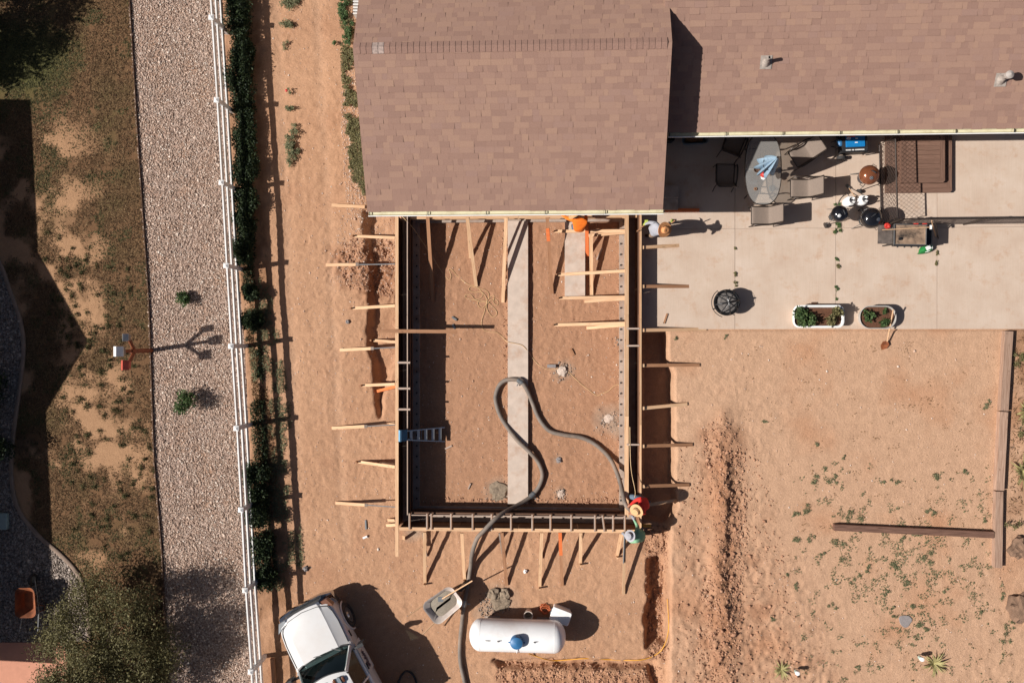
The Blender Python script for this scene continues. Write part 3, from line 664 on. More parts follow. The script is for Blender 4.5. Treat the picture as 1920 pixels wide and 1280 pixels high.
# vent pipes through the main roof
for (px, py), dish in (((1436, 117), 0), ((1876, 150), 1)):
    z = EAVE
    for _ in range(8):
        p = P(px, py, z); z = EAVE+slope*(p.y-my)
    p = P(px, py, z); v = MB(); sq = Matrix((Vector((1, 0, 0)), Vector((0, 1, slope)).normalized(), nrm3)).transposed()
    fl = v.box(p+nrm3*.02, (.30, .34, .012), sq).lathe([(.13, -.02), (.09, .08), (.06, .16)], p, 16).build('vent_flashing', simple('lead_flashing', S(172, 160, 150), .7, var=.25, scale=14), house, M=Matrix.Identity(4), smooth=30)
    MB().lathe([(.045, 0), (.045, .38), (.034, .38), (.034, .2)], p, 14, caps=False).build('vent_pipe', simple('vent_pipe_paint', S(160, 150, 142), .7), fl, M=Matrix.Identity(4), smooth=30)
    if dish: MB().lathe([(.10, .36), (.105, .44), (.02, .50), (0, .505)], p, 16).build('vent_cap', simple('vent_cap_paint', S(186, 176, 168), .6), fl, M=Matrix.Identity(4), smooth=40)
# ================================================================== neighbour's house, beyond the left edge: it shades the lawn
nb = thing('neighbour_house', 'neighbouring house with a front gable, left of the grey gravel bed', 'house', (-24, 0, 0))
sh = Vector((math.cos(AZ), math.sin(AZ), 0))/math.tan(EL)
NE = 2.7
pa = P(58, 187)-sh*NE; pb = P(110, 1240)-sh*NE; al = (pb-pa).normalized(); ou = Vector((-al.y, al.x, 0))     # eave line north to south
if ou.x > 0: ou = -ou
peak = P(166, 640); pkd = (peak-pa).dot(-ou)                        # how far its shadow reaches beyond the eave's
dpt = 8.0
def nbp(s, o_, z): q = pa+al*s+ou*o_; return (q.x, q.y, z)
Ln = (pb-pa).length
MB().add([nbp(s, o_, z) for s in (.3, Ln-.3) for o_, z in ((.45, -.1), (.45, NE-.1), (dpt/2, NE+1.3), (dpt-.4, NE-.1), (dpt-.4, -.1))],
         [(0, 1, 2, 3, 4), (9, 8, 7, 6, 5), (0, 5, 6, 1), (1, 6, 7, 2), (2, 7, 8, 3), (3, 8, 9, 4)]).build('wall', M_['stucco'], nb, M=Matrix.Identity(4))
m = MB()
for s0, o0, z0, o1, z1 in ((0, 0, NE, dpt/2, NE+1.5), (0, dpt, NE, dpt/2, NE+1.5)):
    q = [nbp(0, o0, z0), nbp(Ln, o0, z0), nbp(Ln, o1, z1), nbp(0, o1, z1)]; m.add(q+[(a, b, c-.12) for a, b, c in q], [(0, 1, 2, 3), (7, 6, 5, 4), (0, 4, 5, 1), (1, 5, 6, 2), (2, 6, 7, 3), (3, 7, 4, 0)])
m.build('roof', M_['ridgecap'], nb, M=Matrix.Identity(4))
g0 = (P(78, 470)-sh*NE-pa).dot(al); g1 = (P(106, 772)-sh*NE-pa).dot(al); pks = NE+1.35
pk = peak-sh*pks; gs0 = (pk-pa).dot(al); go = (pk-pa).dot(ou)
m = MB()
for ss in (g0, g1):
    q = [nbp(ss, go, NE), nbp(gs0, go, pks), nbp(gs0, dpt/2, pks), nbp(ss, dpt/2, NE)]; m.add(q+[(a, b, c-.12) for a, b, c in q], [(0, 1, 2, 3), (7, 6, 5, 4), (0, 4, 5, 1), (1, 5, 6, 2), (2, 6, 7, 3), (3, 7, 4, 0)])
m.build('gable_roof', M_['ridgecap'], nb, M=Matrix.Identity(4))
gi = go+.06
MB().add([nbp(g0+.3, gi, -.1), nbp(g1-.3, gi, -.1), nbp(g1-.3, gi, NE+.05), nbp(gs0, gi, pks-.14), nbp(g0+.3, gi, NE+.05)]+[nbp(g0+.3, 3, -.1), nbp(g1-.3, 3, -.1), nbp(g1-.3, 3, NE+.05), nbp(gs0, 3, pks-.14), nbp(g0+.3, 3, NE+.05)],
         [(0, 1, 2, 3, 4), (9, 8, 7, 6, 5), (0, 5, 6, 1), (1, 6, 7, 2), (4, 9, 5, 0)]).build('gable_wall', M_['stucco'], nb, M=Matrix.Identity(4))
# ================================================================== white vinyl fence
fence = thing('vinyl_fence', 'white three-rail vinyl fence between the gravel strip and dirt track', 'fence', P(448, 498))
tops = [(385, -122), (395, 32), (405, 187), (414, 342), (423, 498), (432, 649), (442, 803), (450.5, 956), (458.5, 1107), (469, 1260), (479, 1412)]
fp = [P(a, b, 1.28) for a, b in tops]
for i, p in enumerate(fp):
    po = MB().box((0, 0, .61), (.125, .125, 1.24)).build('post', M_['white'], fence, Matrix.Translation((p.x, p.y, 0)) @ Matrix.Rotation(-.06, 4, 'Z'))
    Mc = W[po]
    MB().box((0, 0, 1.24), (.16, .16, .03)).add([(-.075, -.075, 1.255), (.075, -.075, 1.255), (.075, .075, 1.255), (-.075, .075, 1.255), (0, 0, 1.30)], [(0, 1, 4), (1, 2, 4), (2, 3, 4), (3, 0, 4), (3, 2, 1, 0)]).build('post_cap', M_['white'], po, Mc)
    if i < len(fp)-1:
        q = fp[i+1]; d = (q-p).normalized()*.064
        for z in (1.13, .77, .40):
            a = Vector((p.x, p.y, z))+d; b = Vector((q.x, q.y, z))-d; board(a, b, M_['white'], fence, .04, .14, 'rail')
# ================================================================== concrete footings
I4 = Matrix.Identity(4)
ft = thing('perimeter_footing', 'low concrete footing running under the form boards all round the pit', 'footing', (xL+.3, (yB+yT)/2, PIT))
for (x0, x1, y0, y1) in ((xL+.03, xLi+.24, yBi+.1, yT-.12), (xRi-.20, xR-.03, yBi+.1, yT-.12), (xL+.03, xR-.03, yB+.03, yBi+.1-.004), (xL+.03, xR-.03, yT-.12+.004, yWall-.004)):
    MB().box(((x0+x1)/2, (y0+y1)/2, PIT-.02), (x1-x0, y1-y0, .24)).build('footing_strip', M_['concdark'], ft, M=I4)
def pxbox(name, px0, px1, py0, py1, z0, z1, mat, label, cat):
    a = P(px0, py1, z1); b = P(px1, py0, z1)
    o = MB().box((0, 0, 0), (b.x-a.x, b.y-a.y, z1-z0)).build(name, mat, None, Matrix.Translation(((a.x+b.x)/2, (a.y+b.y)/2, (z0+z1)/2)))
    return tag(o, label, cat)
a = P(952, 945, PIT+.12)
pxbox('concrete_footing', 952, 990, 414, 944, PIT-.1, PIT+.13, M_['concrete'], 'long pale concrete footing strip down the middle of the pit', 'footing')
pxbox('concrete_footing', 1059, 1097, 416, 555, PIT-.1, PIT+.13, M_['concrete'], 'short pale concrete footing strip behind the worker in orange', 'footing')
# ================================================================== formwork
fw = {k: thing('form_wall', lb, 'formwork', lc) for k, lb, lc in (
    ('L', 'timber form wall beside the dirt track, with braces and the stepladder against it', (xL, 0, PIT)), ('R', 'timber form wall beside the patio, with braces on both its sides', (xR, 0, PIT)),
    ('B', 'timber form wall facing the propane tank, with many wooden spreaders on top', (-1, yB, PIT)), ('T', 'timber form wall under the garage eave, with braces leaning into the pit', (-1, yT, PIT)))}
def sheets(k, x0, y0, x1, y1, z0, z1, mat=M_['ply'], seg=2.44, th=.02):
    a = Vector((x0, y0, 0)); b = Vector((x1, y1, 0)); n = max(1, math.ceil((b-a).length/seg)); d = (b-a)/n; e = d.normalized()*.003
    for i in range(n):
        p = a+d*i+e; q = a+d*(i+1)-e; zz = (z0+z1)/2
        board(p+Vector((0, 0, zz)), q+Vector((0, 0, zz)), mat, fw[k], th, z1-z0, 'form_panel')
def plates(k, x0, y0, x1, y1, z, mat=M_['pine'], wd=.089, th=.038, seg=3.1, name='top_plate'):
    a = Vector((x0, y0, z)); b = Vector((x1, y1, z)); n = max(1, round((b-a).length/seg)); d = (b-a)/n; e = d.normalized()*.003
    for i in range(n): board(a+d*i+e, a+d*(i+1)-e, mat, fw[k], wd, th, name)
yExt = P(748, 1043, FT).y
sheets('L', xL+.0, yB-.0, xL+.0, yT, -.34, FT-.045); plates('L', xL-.0, yExt, xL-.0, yT+.1, FT-.02, wd=.10)
plates('L', xL-.034, yB, xL-.034, yT, .30, M_['pine_dark'], .04, .089, name='waler')
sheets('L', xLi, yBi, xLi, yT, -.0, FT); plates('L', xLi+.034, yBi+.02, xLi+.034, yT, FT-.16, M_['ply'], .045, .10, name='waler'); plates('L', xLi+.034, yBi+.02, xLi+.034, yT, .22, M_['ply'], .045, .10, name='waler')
plates('L', xLi-.002, yBi, xLi-.002, yT, FT+.008, M_['spreader'], .028, .014, name='panel_edge')
sheets('R', xR, yB, xR, yT, PIT-.2, FT-.0, M_['pine_dark']); plates('R', xR+.034, yB+.02, xR+.034, yT, FT-.02, wd=.05, th=.089); plates('R', xR-.028, yB+.4, xR-.028, yT, FT-.05, M_['ply'], .035, .06, name='waler')
sheets('R', xRi, yBi, xRi, yT, -.0, FT-.045, M_['pine_dark']); plates('R', xRi-.045, yBi, xRi-.045, yT, FT-.02, wd=.115); plates('R', xRi-.03, yBi, xRi-.03, yT, .15, M_['pine'], .038, .14, name='waler')
sheets('B', xL+.08, yB, xR-.02, yB, -.25, FT-.045, M_['pine_dark']); plates('B', xL+.06, yB-.02, xR-.02, yB-.02, FT-.02, M_['pine'], .10)
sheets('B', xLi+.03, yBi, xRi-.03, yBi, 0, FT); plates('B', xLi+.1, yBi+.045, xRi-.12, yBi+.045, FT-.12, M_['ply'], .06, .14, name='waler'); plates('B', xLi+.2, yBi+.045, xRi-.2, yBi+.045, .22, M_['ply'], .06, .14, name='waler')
plates('B', xLi+.03, yBi, xRi-.03, yBi, FT+.008, M_['spreader'], .028, .014, name='panel_edge')
sheets('T', xL+.1, yT, xR-.05, yT, PIT+.02, FT-.25, M_['pine_dark']); plates('T', xL+.1, yT-.05, xR-.05, yT-.05, FT-.22, M_['pine'], .089, name='top_plate'); plates('T', xL+.2, yT-.03, xR-.2, yT-.03, .12, M_['pine'], .038, .089, name='waler')
# spreaders across the gap
for px, tl in ((767, 0), (800, 0), (808, 0), (845, 0), (885.5, 0), (921, 0), (957.5, 0), (997.5, 0), (1031.5, 0), (1070.5, 0), (1115, 0), (1133, 4), (1149, 0), (1171, 0)):
    a = P(px, 993, FT+.05); b = P(px-tl, 966, FT+.05)
    board((a.x, yB-.03, FT+.034), (b.x, yBi+.06, FT+.034), M_['spreader'], fw['B'], .038, .02, 'spreader')
    board((a.x+.03, yB-.03, FT+.03), (b.x+.03, yBi+.06, FT+.03), M_['pine_dark'], fw['B'], .016, .02, 'spreader')
for py in (679.5, 728, 767): 
    y = P(750, py, FT).y; board((xL+.03, y, FT+.034), (xLi+.09, y, FT+.034), M_['spreader'], fw['L'], .06, .02, 'spreader')
for py in (616, 648, 833):
    y = P(1190, py, FT).y; board((xRi-.05, y, FT+.02), (xR, y, FT+.02), M_['spreader'], fw['R'], .05, .02, 'spreader')
# braces: (form end px, py, z) -> (far end px, py, height above the ground there)
def brace(k, a, b, mat='pine', wd=.089, th=.04, stake=None, zg=.03, name='brace'):
    A = P(*a); Bp = PG(b[0], b[1], zg+(b[2] if len(b) > 2 else 0))
    o = board(A, Bp, M_[mat], fw[k], wd, th, name)
    if stake:
        z0 = gz(Bp.x, Bp.y); d = (Bp-A); d.z = 0; d.normalize(); s = Bp+d*.05
        MB().box((s.x, s.y, z0+.04), (.05, .05, .32)).build('stake', M_[stake], o, M=I4)
    return o
for a, b, m, st in (((741, 446, .72), (666, 443), 'pine', 'pine_dark'), ((741, 573, .72), (662, 578), 'pine', 'pine_dark'), ((741, 720, .72), (681, 722), 'pine', 'pine_dark'), ((741, 875, .72), (673, 865), 'pine', 'pine_dark')): brace('L', a, b, m, stake=st)
# two-piece braces: outer wooden piece, steel turnbuckle to the wall
def brace2(k, a, mid, b, mat='pine', rod='steel'):
    A = P(*a); Bp = PG(b[0], b[1], .03); Mm = P(*mid); t_ = ((Mm-Bp).length)/((A-Bp).length+1e-6); Mm = Bp.lerp(A, min(max(t_, .1), .9))
    o = board(Mm, Bp, M_[mat], fw[k], .095, .04, 'brace'); MB().tube([A, Mm.lerp(Bp, .08)], .018, 8).build('turnbuckle', M_[rod], o, M=I4)
    MB().box(Mm+Vector((0, 0, .03)), (.1, .1, .025)).build('bracket', M_['pine_grey'], o, M=I4)
brace2('L', (741, 495, .74), (672, 497, .3), (612, 497)); brace2('L', (741, 651, .74), (703, 655, .3), (638, 656)); brace2('L', (741, 796, .74), (690, 801, .3), (623, 802)); brace2('L', (741, 950, .74), (690, 946, .3), (630, 942))
for a, b in (((742, 641, .4), (700, 638)), ((741, 870, .35), (712, 867))): brace('L', a, b, 'pine', stake='pine_dark')
brace('L', (744, 724, .55), (707, 733), 'orange_wood'); brace('L', (741, 793, .3), (730, 793), 'pine'); brace('L', (741, 975, .4), (728, 974), 'pine'); brace('L', (742, 983, .3), (725, 984), 'pine')
board(P(717, 620.5, .835), P(857, 621.5, .815), M_['pine_dark'], fw['L'], .11, .035, 'laid_plank')
board(P(622, 385, .12), P(684, 388, .10), M_['pine'], fw['L'], .1, .05, 'brace')
for a, b, m in (((796, 997, .72), (797, 1091), 'pine'), ((866, 999, .72), (871, 1084), 'pine'), ((941, 998, .72), (950, 1096), 'pine_dark'), ((1015.5, 998, .72), (1012, 1098), 'pine'), ((1089, 998, .72), (1088, 1054), 'pine'), ((1165, 1000, .70), (1157, 1040), 'pine')):
    brace('B', a, b, m, wd=.10, stake='pine' if m == 'pine' else None)
o = brace('B', (1050, 998, .72), (1054, 1097), 'pine_dark', wd=.10); A = P(1050, 998, .75); Bp = PG(1054, 1097, .06)
MB().bar(A, A.lerp(Bp, .42), .105, .012).build('painted_face', M_['orange_wood'], o, M=I4)
o = brace('B', (1171, 1000, .70), (1169, 1113), 'pine', wd=.09); MB().tube([P(1171, 1000, .74), P(1169, 1055, .45)], .02).build('turnbuckle', M_['steel'], o, M=I4)
brace('B', (757, 1003, .3), (757, 1010), 'pine'); brace('B', (793, 999, .4), (800, 1042), 'pine_grey', wd=.05); brace('B', (936, 999, .4), (944, 1046), 'pine_grey', wd=.05); brace('B', (1012, 1000, .3), (1016, 1046), 'pine_dark', wd=.06)
for a, b, m in (((1204, 464, .74), (1283, 460), 'pine'), ((1205, 537, .74), (1304, 537), 'pine_dark'), ((1205, 619, .74), (1324, 617), 'pine'), ((1205, 685, .72), (1311, 684), 'pine_dark'), ((1205, 765, .72), (1288, 757), 'pine'), ((1205, 836, .72), (1298, 833), 'pine_dark'), ((1206, 911, .72), (1292, 908), 'pine_dark'), ((1208, 947, .62), (1268, 937), 'pine')):
    brace('R', a, b, m, wd=.10)
    MB().box(P(a[0], a[1], .76), (.10, .10, .05)).build('cleat', M_['pine'], fw['R'], M=I4)
for (a, b) in (((1172, 433, .7), (1040, 434)), ((1172, 436, .45), (1103, 442)), ((1173, 508, .7), (1046, 515)), ((1173, 557, .7), (1049, 559)), ((1173, 560, .45), (1096, 565)), ((1173, 606, .7), (1040, 609)), ((1173, 609, .45), (1100, 615))):
    brace('R', a, b, 'pine', wd=.095, stake='pine_dark' if b[0] < 1060 else None)
for a, b, m in (((802, 408, .66), (812, 565), 'pine_dark'), ((876, 408, .6), (893, 537), 'pine'), ((949, 408, .6), (943, 567), 'pine'), ((1026, 408, .6), (1035, 551), 'pine_dark'), ((1100, 421, .5), (1101, 480), 'orange_wood'), ((1108, 440, .35), (1109, 553), 'pine')):
    brace('T', a, b, m, wd=.105, th=.05)
brace('T', (877, 410, .5), (882, 484), 'pine'); brace('T', (951, 410, .4), (945, 510), 'pine_grey', wd=.05)
MB().bar(P(1026.5, 428, .53), P(1028.5, 452, .40), .108, .054).build('painted_face', M_['orange_wood'], fw['T'], M=I4)
# ================================================================== stepladder leaning on the left inner form
ld = thing('stepladder', 'folded aluminium stepladder with a blue top leaning on the form wall', 'ladder', P(833, 813, PIT))
A = P(757, 816, .90); B0 = P(833, 801, PIT+.13); B1 = P(833, 827, PIT+.13)
A0 = P(757, 808, .92); A1 = P(757, 824, .92)
for a_, b_ in ((A0, B0), (A1, B1)): board(a_, b_, M_['alu'], ld, .028, .075, 'side_rail')
for i in range(1, 6):
    t_ = i/5.6; p = A0.lerp(B0, t_); q = A1.lerp(B1, t_); board(p, q, M_['alu'], ld, .085, .022, 'step')
for a_, b_ in ((A0, B0), (A1, B1)):
    dz = Vector((-.02, 0, -.10)); board(a_+dz, b_+dz+Vector((-.06, 0, -.02)), M_['alu'], ld, .022, .05, 'rear_rail')
for t_ in (.45, .75): board(A0.lerp(B0, t_)+Vector((-.04, 0, -.1)), A1.lerp(B1, t_)+Vector((-.04, 0, -.1)), M_['alu'], ld, .02, .02, 'rear_brace')
d = (B0-A0).normalized(); tp_ = (A0+A1)/2
blu = simple('blue_ladder_top', S(66, 118, 150), .5, var=.15)
x_ = d; y_ = Vector((0, 1, 0)); z_ = x_.cross(y_).normalized(); R3 = Matrix((x_, y_, z_)).transposed()
MB().box(tp_, (.20, .34, .08), R3).build('ladder_top', blu, ld, M=I4)
MB().box(tp_-d*.12+Vector((0, 0, .02)), (.06, .35, .10), R3).build('top_cap', simple('pale_blue_cap', S(120, 172, 204), .5), ld, M=I4)
for s in (-1, 1): MB().lathe([(.022, 0), (.022, .03), (0, .03)], tp_+d*.19+Vector((0, s*.13, .03)), 10).build('hinge', M_['chrome'], ld, M=I4)
# ================================================================== concrete pump hose
hz = .068
def hp(px, py, up=0.0, z=None):
    if z is not None: return P(px, py, z)
    p = PG(px, py, hz+up); return p
hose = thing('concrete_hose', 'thick grey concrete pump hose looping through the pit over the form wall', 'hose', PG(864, 1230))
mid = PIT+.13
raw = [hp(880, 1330), hp(872, 1278), hp(864, 1240), hp(863, 1205), hp(867, 1162), hp(871, 1129), hp(879, 1087, .02), hp(884, 1056, .12), hp(888, 1030, .45), P(894, 1010, .82), P(907, 995, .93), P(927, 974, .92), P(944, 961, .7), P(964, 950, .35), P(982, 940, .12), P(998, 928, mid-.02), P(1011, 911, PIT+.09), P(1017, 889, PIT+.09), P(1009, 866, PIT+.10), P(992, 846, mid+.05), P(970, 825, mid+.07), P(953, 803, mid+.02), P(937, 777, PIT+.1), P(929, 748, PIT+.09), P(934, 726, PIT+.1), P(945, 714, mid-.0), P(960, 711, mid+.07), P(975, 714, mid+.07), P(986, 727, mid+.05), P(996, 749, PIT+.1), P(1010, 783, PIT+.09), P(1030, 807, PIT+.09), P(1058, 815, PIT+.09), P(1090, 820, PIT+.09), P(1117, 833, PIT+.09), P(1142, 857, PIT+.12), P(1156, 884, PIT+.35), P(1164, 908, .5), P(1168, 926, .85), P(1171, 940, 1.0), P(1177, 951, 1.02), P(1186, 957, .9), P(1189, 960, .70)]
MB().tube(smooth_path(raw, 7), hz, 12).build('hose_pipe', M_['hose'], hose, M=I4, smooth=60)
for i in (27, 15, 5):
    p = raw[i]; d = (raw[i+1]-raw[i-1]).normalized()
    cp = MB().tube([p-d*.10, p-d*.07, p-d*.07, p+d*.07, p+d*.07, p+d*.10], [.082, .082, .095, .095, .082, .082], 14).build('coupling', M_['steel'], hose, M=I4, smooth=30)
    sdv = d.cross(Vector((0, 0, 1))); MB().bar(p+sdv*.08, p+sdv*.19, .03, .02).build('lever', M_['steel'], cp, M=I4)
# ================================================================== cords and lines
def cord(name, pts, r, mat, label, cat='cord'):
    o = MB().tube(smooth_path(pts, 5), r, 6).build(name, mat, None, smooth=60); return tag(o, label, cat)
def gp_(px, py, up=.012): return PG(px, py, up)
yc = [P(747, 399, FT+.01), P(762, 414, FT+.03), P(777, 431, .35), P(803, 470, .12), P(812, 483, .1), gp_(827, 507), gp_(841, 524), gp_(846, 518), gp_(842, 505), gp_(848, 506), gp_(857, 517), gp_(869, 527), gp_(880, 534), gp_(893, 537), gp_(904, 549), gp_(902, 558), gp_(888, 562), gp_(874, 558), gp_(873, 553), gp_(883, 553), gp_(890, 561), gp_(902, 566), gp_(914, 563), gp_(917, 552), gp_(910, 544), gp_(896, 540), gp_(884, 537), gp_(879, 543), gp_(889, 548), gp_(902, 547), gp_(911, 556), gp_(913, 568), gp_(903, 578), gp_(896, 570), gp_(900, 563), gp_(915, 567), gp_(927, 578), gp_(932, 588), gp_(924, 594), gp_(915, 583), gp_(912, 568), gp_(920, 556), gp_(927, 555), gp_(925, 566), gp_(932, 572), gp_(934, 566), gp_(926, 560), gp_(913, 570), gp_(908, 586), gp_(903, 604), gp_(907, 618), gp_(918, 622), gp_(933, 624), gp_(944, 634), P(952, 641, mid+.02), P(976, 646, mid+.02), P(988, 656, mid), gp_(998, 670), gp_(1010, 684), gp_(1026, 692), gp_(1042, 692), gp_(1058, 692), gp_(1072, 703), gp_(1090, 720), gp_(1104, 731), gp_(1118, 741), gp_(1128, 738), gp_(1140, 733), gp_(1152, 723), gp_(1160, 721), gp_(1167, 727)]
cord('extension_cord', yc, .009, M_['yellowcord'], 'thin yellow extension cord tangled on the dirt inside the pit')
cord('vibrator_cable', [P(1181, 800, FT+.03), P(1182, 860, FT+.05), P(1185, 890, .95), P(1191, 920, 1.1), P(1190, 932, 1.1)], .010, M_['yellowcord'], 'thin straight cord running from the form wall top to the worker in red', 'cord')
cord('gas_line', [PG(992, 1222, .12), PG(1003, 1228, .02), PG(1020, 1234, .02), PG(1040, 1237, .03), PG(1070, 1235, .03), PG(1100, 1233, .03), PG(1140, 1235, .03), PG(1190, 1236, .04), PG(1215, 1232, .05), PG(1237, 1220, .05), PG(1247, 1202, .08), PG(1252, 1180, .12), PG(1252, 1155, .16), PG(1250, 1120, .12)], .016, M_['gasline'], 'yellow flexible gas line running from the propane tank round the trench', 'gas line')
cord('garden_hose', [PG(744, 1320, .04), PG(746, 1285, .04), PG(752, 1266, .05), PG(762, 1256, .06), PG(774, 1262, .05), PG(782, 1282, .04), PG(786, 1320, .04)], .035, M_['rubber'], 'loop of black hose on the dirt beside the white pickup', 'hose')
# ================================================================== propane tank
pt0 = P(879, 1190, .65); pt1 = P(1062, 1190, .65); R_ = .49; cl_ = (pt0+pt1)/2; hl = (pt1-pt0).length/2-.02
tz = .68
tk = thing('propane_tank', 'large white horizontal propane tank with a blue dome lid', 'tank', (cl_.x, cl_.y, 0), -.01)
pr = []
for i in range(9): a_ = math.pi/2*i/8; pr.append((R_*math.sin(a_), -hl+R_*.72*(1-math.cos(a_))))
pr += [(R_, -hl*.3), (R_, hl*.3)]
for i in range(9): a_ = math.pi/2*(8-i)/8; pr.append((R_*math.sin(a_), hl-R_*.72*(1-math.cos(a_))))
RY = Matrix.Rotation(math.pi/2, 3, 'Y')
tsh = MB().lathe(pr, (0, 0, tz), 40, RY).build('tank_shell', simple('tank_paint', (.82, .81, .80), .3, var=.02, coat=.3, dirt=(S(215, 190, 170), .3), scale=2), tk, smooth=50)
for s in (-1, 1):
    MB().lathe([(R_+.001, -.012), (R_+.005, 0), (R_+.001, .012)], (s*(hl-R_*.72), 0, tz), 40, RY, caps=False).build('weld_seam', M_['white_metal'], tsh, smooth=50)
    MB().tube([(s*.55+.03*k, 0, tz+R_+z_) for k, z_ in ((-1, -.01), (-.8, .06), (.8, .06), (1, -.01))], .012).build('lifting_eye', M_['plasticblk'], tk)
    MB().box((s*.8, -.18, .11), (.12, .12, .34)).box((s*.8, .18, .11), (.12, .12, .34)).box((s*.8, 0, .2), (.1, .5, .06)).build('saddle', M_['steel'], tk)
    MB().box((s*.83, 0, -.02), (.5, .7, .12)).build('support_block', M_['concdark'], tk)
dm = MB().lathe([(.20, .0), (.20, .15), (.18, .2), (.10, .235), (0, .245)], (0.0, 0, tz+R_-.03), 28).build('dome_lid', M_['blue'], tk, smooth=40)
MB().box((.0, 0, tz+R_+.08), (.50, .035, .02)).build('lid_hinge', M_['blue'], dm)
MB().tube([(0, -.1, tz+R_+.02), (0, -.26, tz+R_-.02), (.0, -.40, tz+.36), (0, -.5, tz+.1), (0, -.53, .1)], .012).build('regulator_pipe', M_['white_metal'], tk, smooth=60)
MB().tube([(-.95, 0, tz+R_-.005), (-.86, 0.0, tz+R_+.012), (-.8, 0, tz+R_-.002)], .012).build('nameplate_lug', M_['plasticblk'], tk); MB().tube([(.9, .0, tz+R_-.03), (1.02, .02, tz+R_-.01)], .008).build('nameplate_lug', M_['plasticblk'], tk)
# ================================================================== things round the tank
p = PG(991, 1147); bk = thing('bucket', 'dirty white plastic bucket standing behind the propane tank', 'bucket', p)
MB().lathe([(.115, 0), (.14, .34), (.15, .34), (.15, .36), (.132, .36), (.108, .02)], (0, 0, 0), 24).build('bucket_body', simple('dirty_white', S(220, 205, 192), .6, var=.12, dirt=(S(150, 130, 112), .6)), bk, smooth=40)
MB().lathe([(.118, .12), (0, .13)], (0, 0, 0), 20).build('bucket_fill', M_['wetcon'], bk); MB().tube([(.15*math.cos(a_), .15*math.sin(a_)*.3-.12, .36) for a_ in [k*math.pi/8 for k in range(9)]], .005, 5).build('handle', M_['steel'], bk)
p = PG(1051, 1146); cx_ = thing('cooler', 'white plastic cooler box beside the propane tank', 'cooler', p, -.35)
MB().loft([[(x*s, y*s, z) for x, y in rrect(-.29, .29, -.2, .2, .05)] for s, z in ((.94, 0), (1, .36))]).build('cooler_body', M_['white_metal'], cx_, smooth=40)
MB().loft([[(x*s, y*s, z) for x, y in rrect(-.31, .31, -.22, .22, .06)] for s, z in ((1, .362), (1, .43), (.94, .45))]).build('lid', M_['white_metal'], cx_, smooth=40)
for s in (-1, 1): MB().box((s*.31, 0, .28), (.03, .2, .03)).build('handle', M_['graybin'], cx_)
p = PG(1022, 1140); cp = [p+Vector(((.05+.14*abs(math.sin(k*.9)))*math.cos(k*1.7), (.05+.13*abs(math.cos(k*1.3)))*math.sin(k*1.7), .03+.10*(k/26)+.02*math.sin(k))) for k in range(27)]
cord('power_cord_coil', cp, .016, simple('orange_cord', S(196, 104, 60), .6), 'tangled coil of orange-brown cord between bucket and cooler')
# rubble: lumps of spilled concrete, each a chunk
def chunk(px, py, r, mat, label, cat='rubble', flat=.6, seed=0, group=None, name='concrete_lump'):
    rr = random.Random(seed); bm = bmesh.new(); bmesh.ops.create_icosphere(bm, subdivisions=3, radius=1)
    off = Vector((rr.random()*50, rr.random()*50, 0))
    from mathutils import noise as mn
    for v in bm.verts:
        k = 1+.5*mn.noise(v.co*1.5+off)+.28*mn.noise(v.co*3.5+off)+.12*mn.noise(v.co*9+off); v.co = v.co*k*r; v.co.z *= flat
    me = bpy.data.meshes.new(name); bm.to_mesh(me); bm.free(); me.materials.append(mat)
    o = bpy.data.objects.new(name, me); p = PG(px, py, r*flat*.45); place(o, None, Matrix.Translation(p) @ Matrix.Rotation(rr.random()*6, 4, 'Z')); tag(o, label, cat, group); return o
M_['lump'] = simple('spilled_concrete', S(150, 132, 112), .95, var=.25, scale=14, bump=.02, bscale=40)
chunk(926, 1113, .19, M_['lump'], 'dark lump of spilled concrete between wheelbarrow and propane tank', seed=3); chunk(947, 1112, .17, M_['lump'], 'rounded concrete lump at the edge of the spilled heap by the tank', seed=4); chunk(938, 1128, .26, M_['lump'], 'grainy heap of spilled concrete behind the propane tank', flat=.25, seed=5)
pos, _ = in_poly_px([(900, 1110), (920, 1105), (960, 1125), (955, 1145), (905, 1160), (897, 1140)], 260); pos[:, 2] = gzv(pos[:, 0], pos[:, 1])+.012
o = rocks(pos, rng.uniform(.012, .03, len(pos)), M_['pebblegrey'], 'spilled_aggregate'); o['kind'] = 'stuff'; o['label'] = 'spilled grey aggregate behind the propane tank'; o['category'] = 'gravel'
chunk(934, 921, .28, M_['lump'], 'pile of wet grey concrete at the foot of the long footing strip', flat=.18, seed=8)
chunk(1054, 695, .15, M_['concrete'], 'pale broken concrete patch under the yellow cord', flat=.3, seed=9); chunk(1048, 862, .09, M_['stone'], 'small crumpled grey lump on the pit floor inside the hose loop', seed=10); chunk(1051, 926, .11, M_['concrete'], 'pale flat lump on the pit floor facing the worker in red', flat=.3, seed=11); chunk(1140, 785, .14, M_['concrete'], 'chalky concrete spill along the inner foot of the form wall by the patio', flat=.22, seed=12)
def block(name, px, py, dx, dy, dz, rz, mat, label, cat, up=0):
    p = PG(px, py, dz/2+up); o = MB().box((0, 0, 0), (dx, dy, dz)).build(name, mat, None, Matrix.Translation(p) @ Matrix.Rotation(rz, 4, 'Z')); return tag(o, label, cat)
block('concrete_block', 1034, 686, .27, .10, .10, 0, M_['stone'], 'small pale concrete block beside the yellow cord in the pit', 'block')
block('wood_offcut', 1072, 660, .22, .10, .05, -1.1, M_['pine_dark'], 'small dark wood offcut lying alone on the pit floor', 'offcut')
block('wood_offcut', 1124, 476, .05, .42, .03, -.45, M_['spreader'], 'pale steel scraper lying between two braces by the short footing', 'tool')
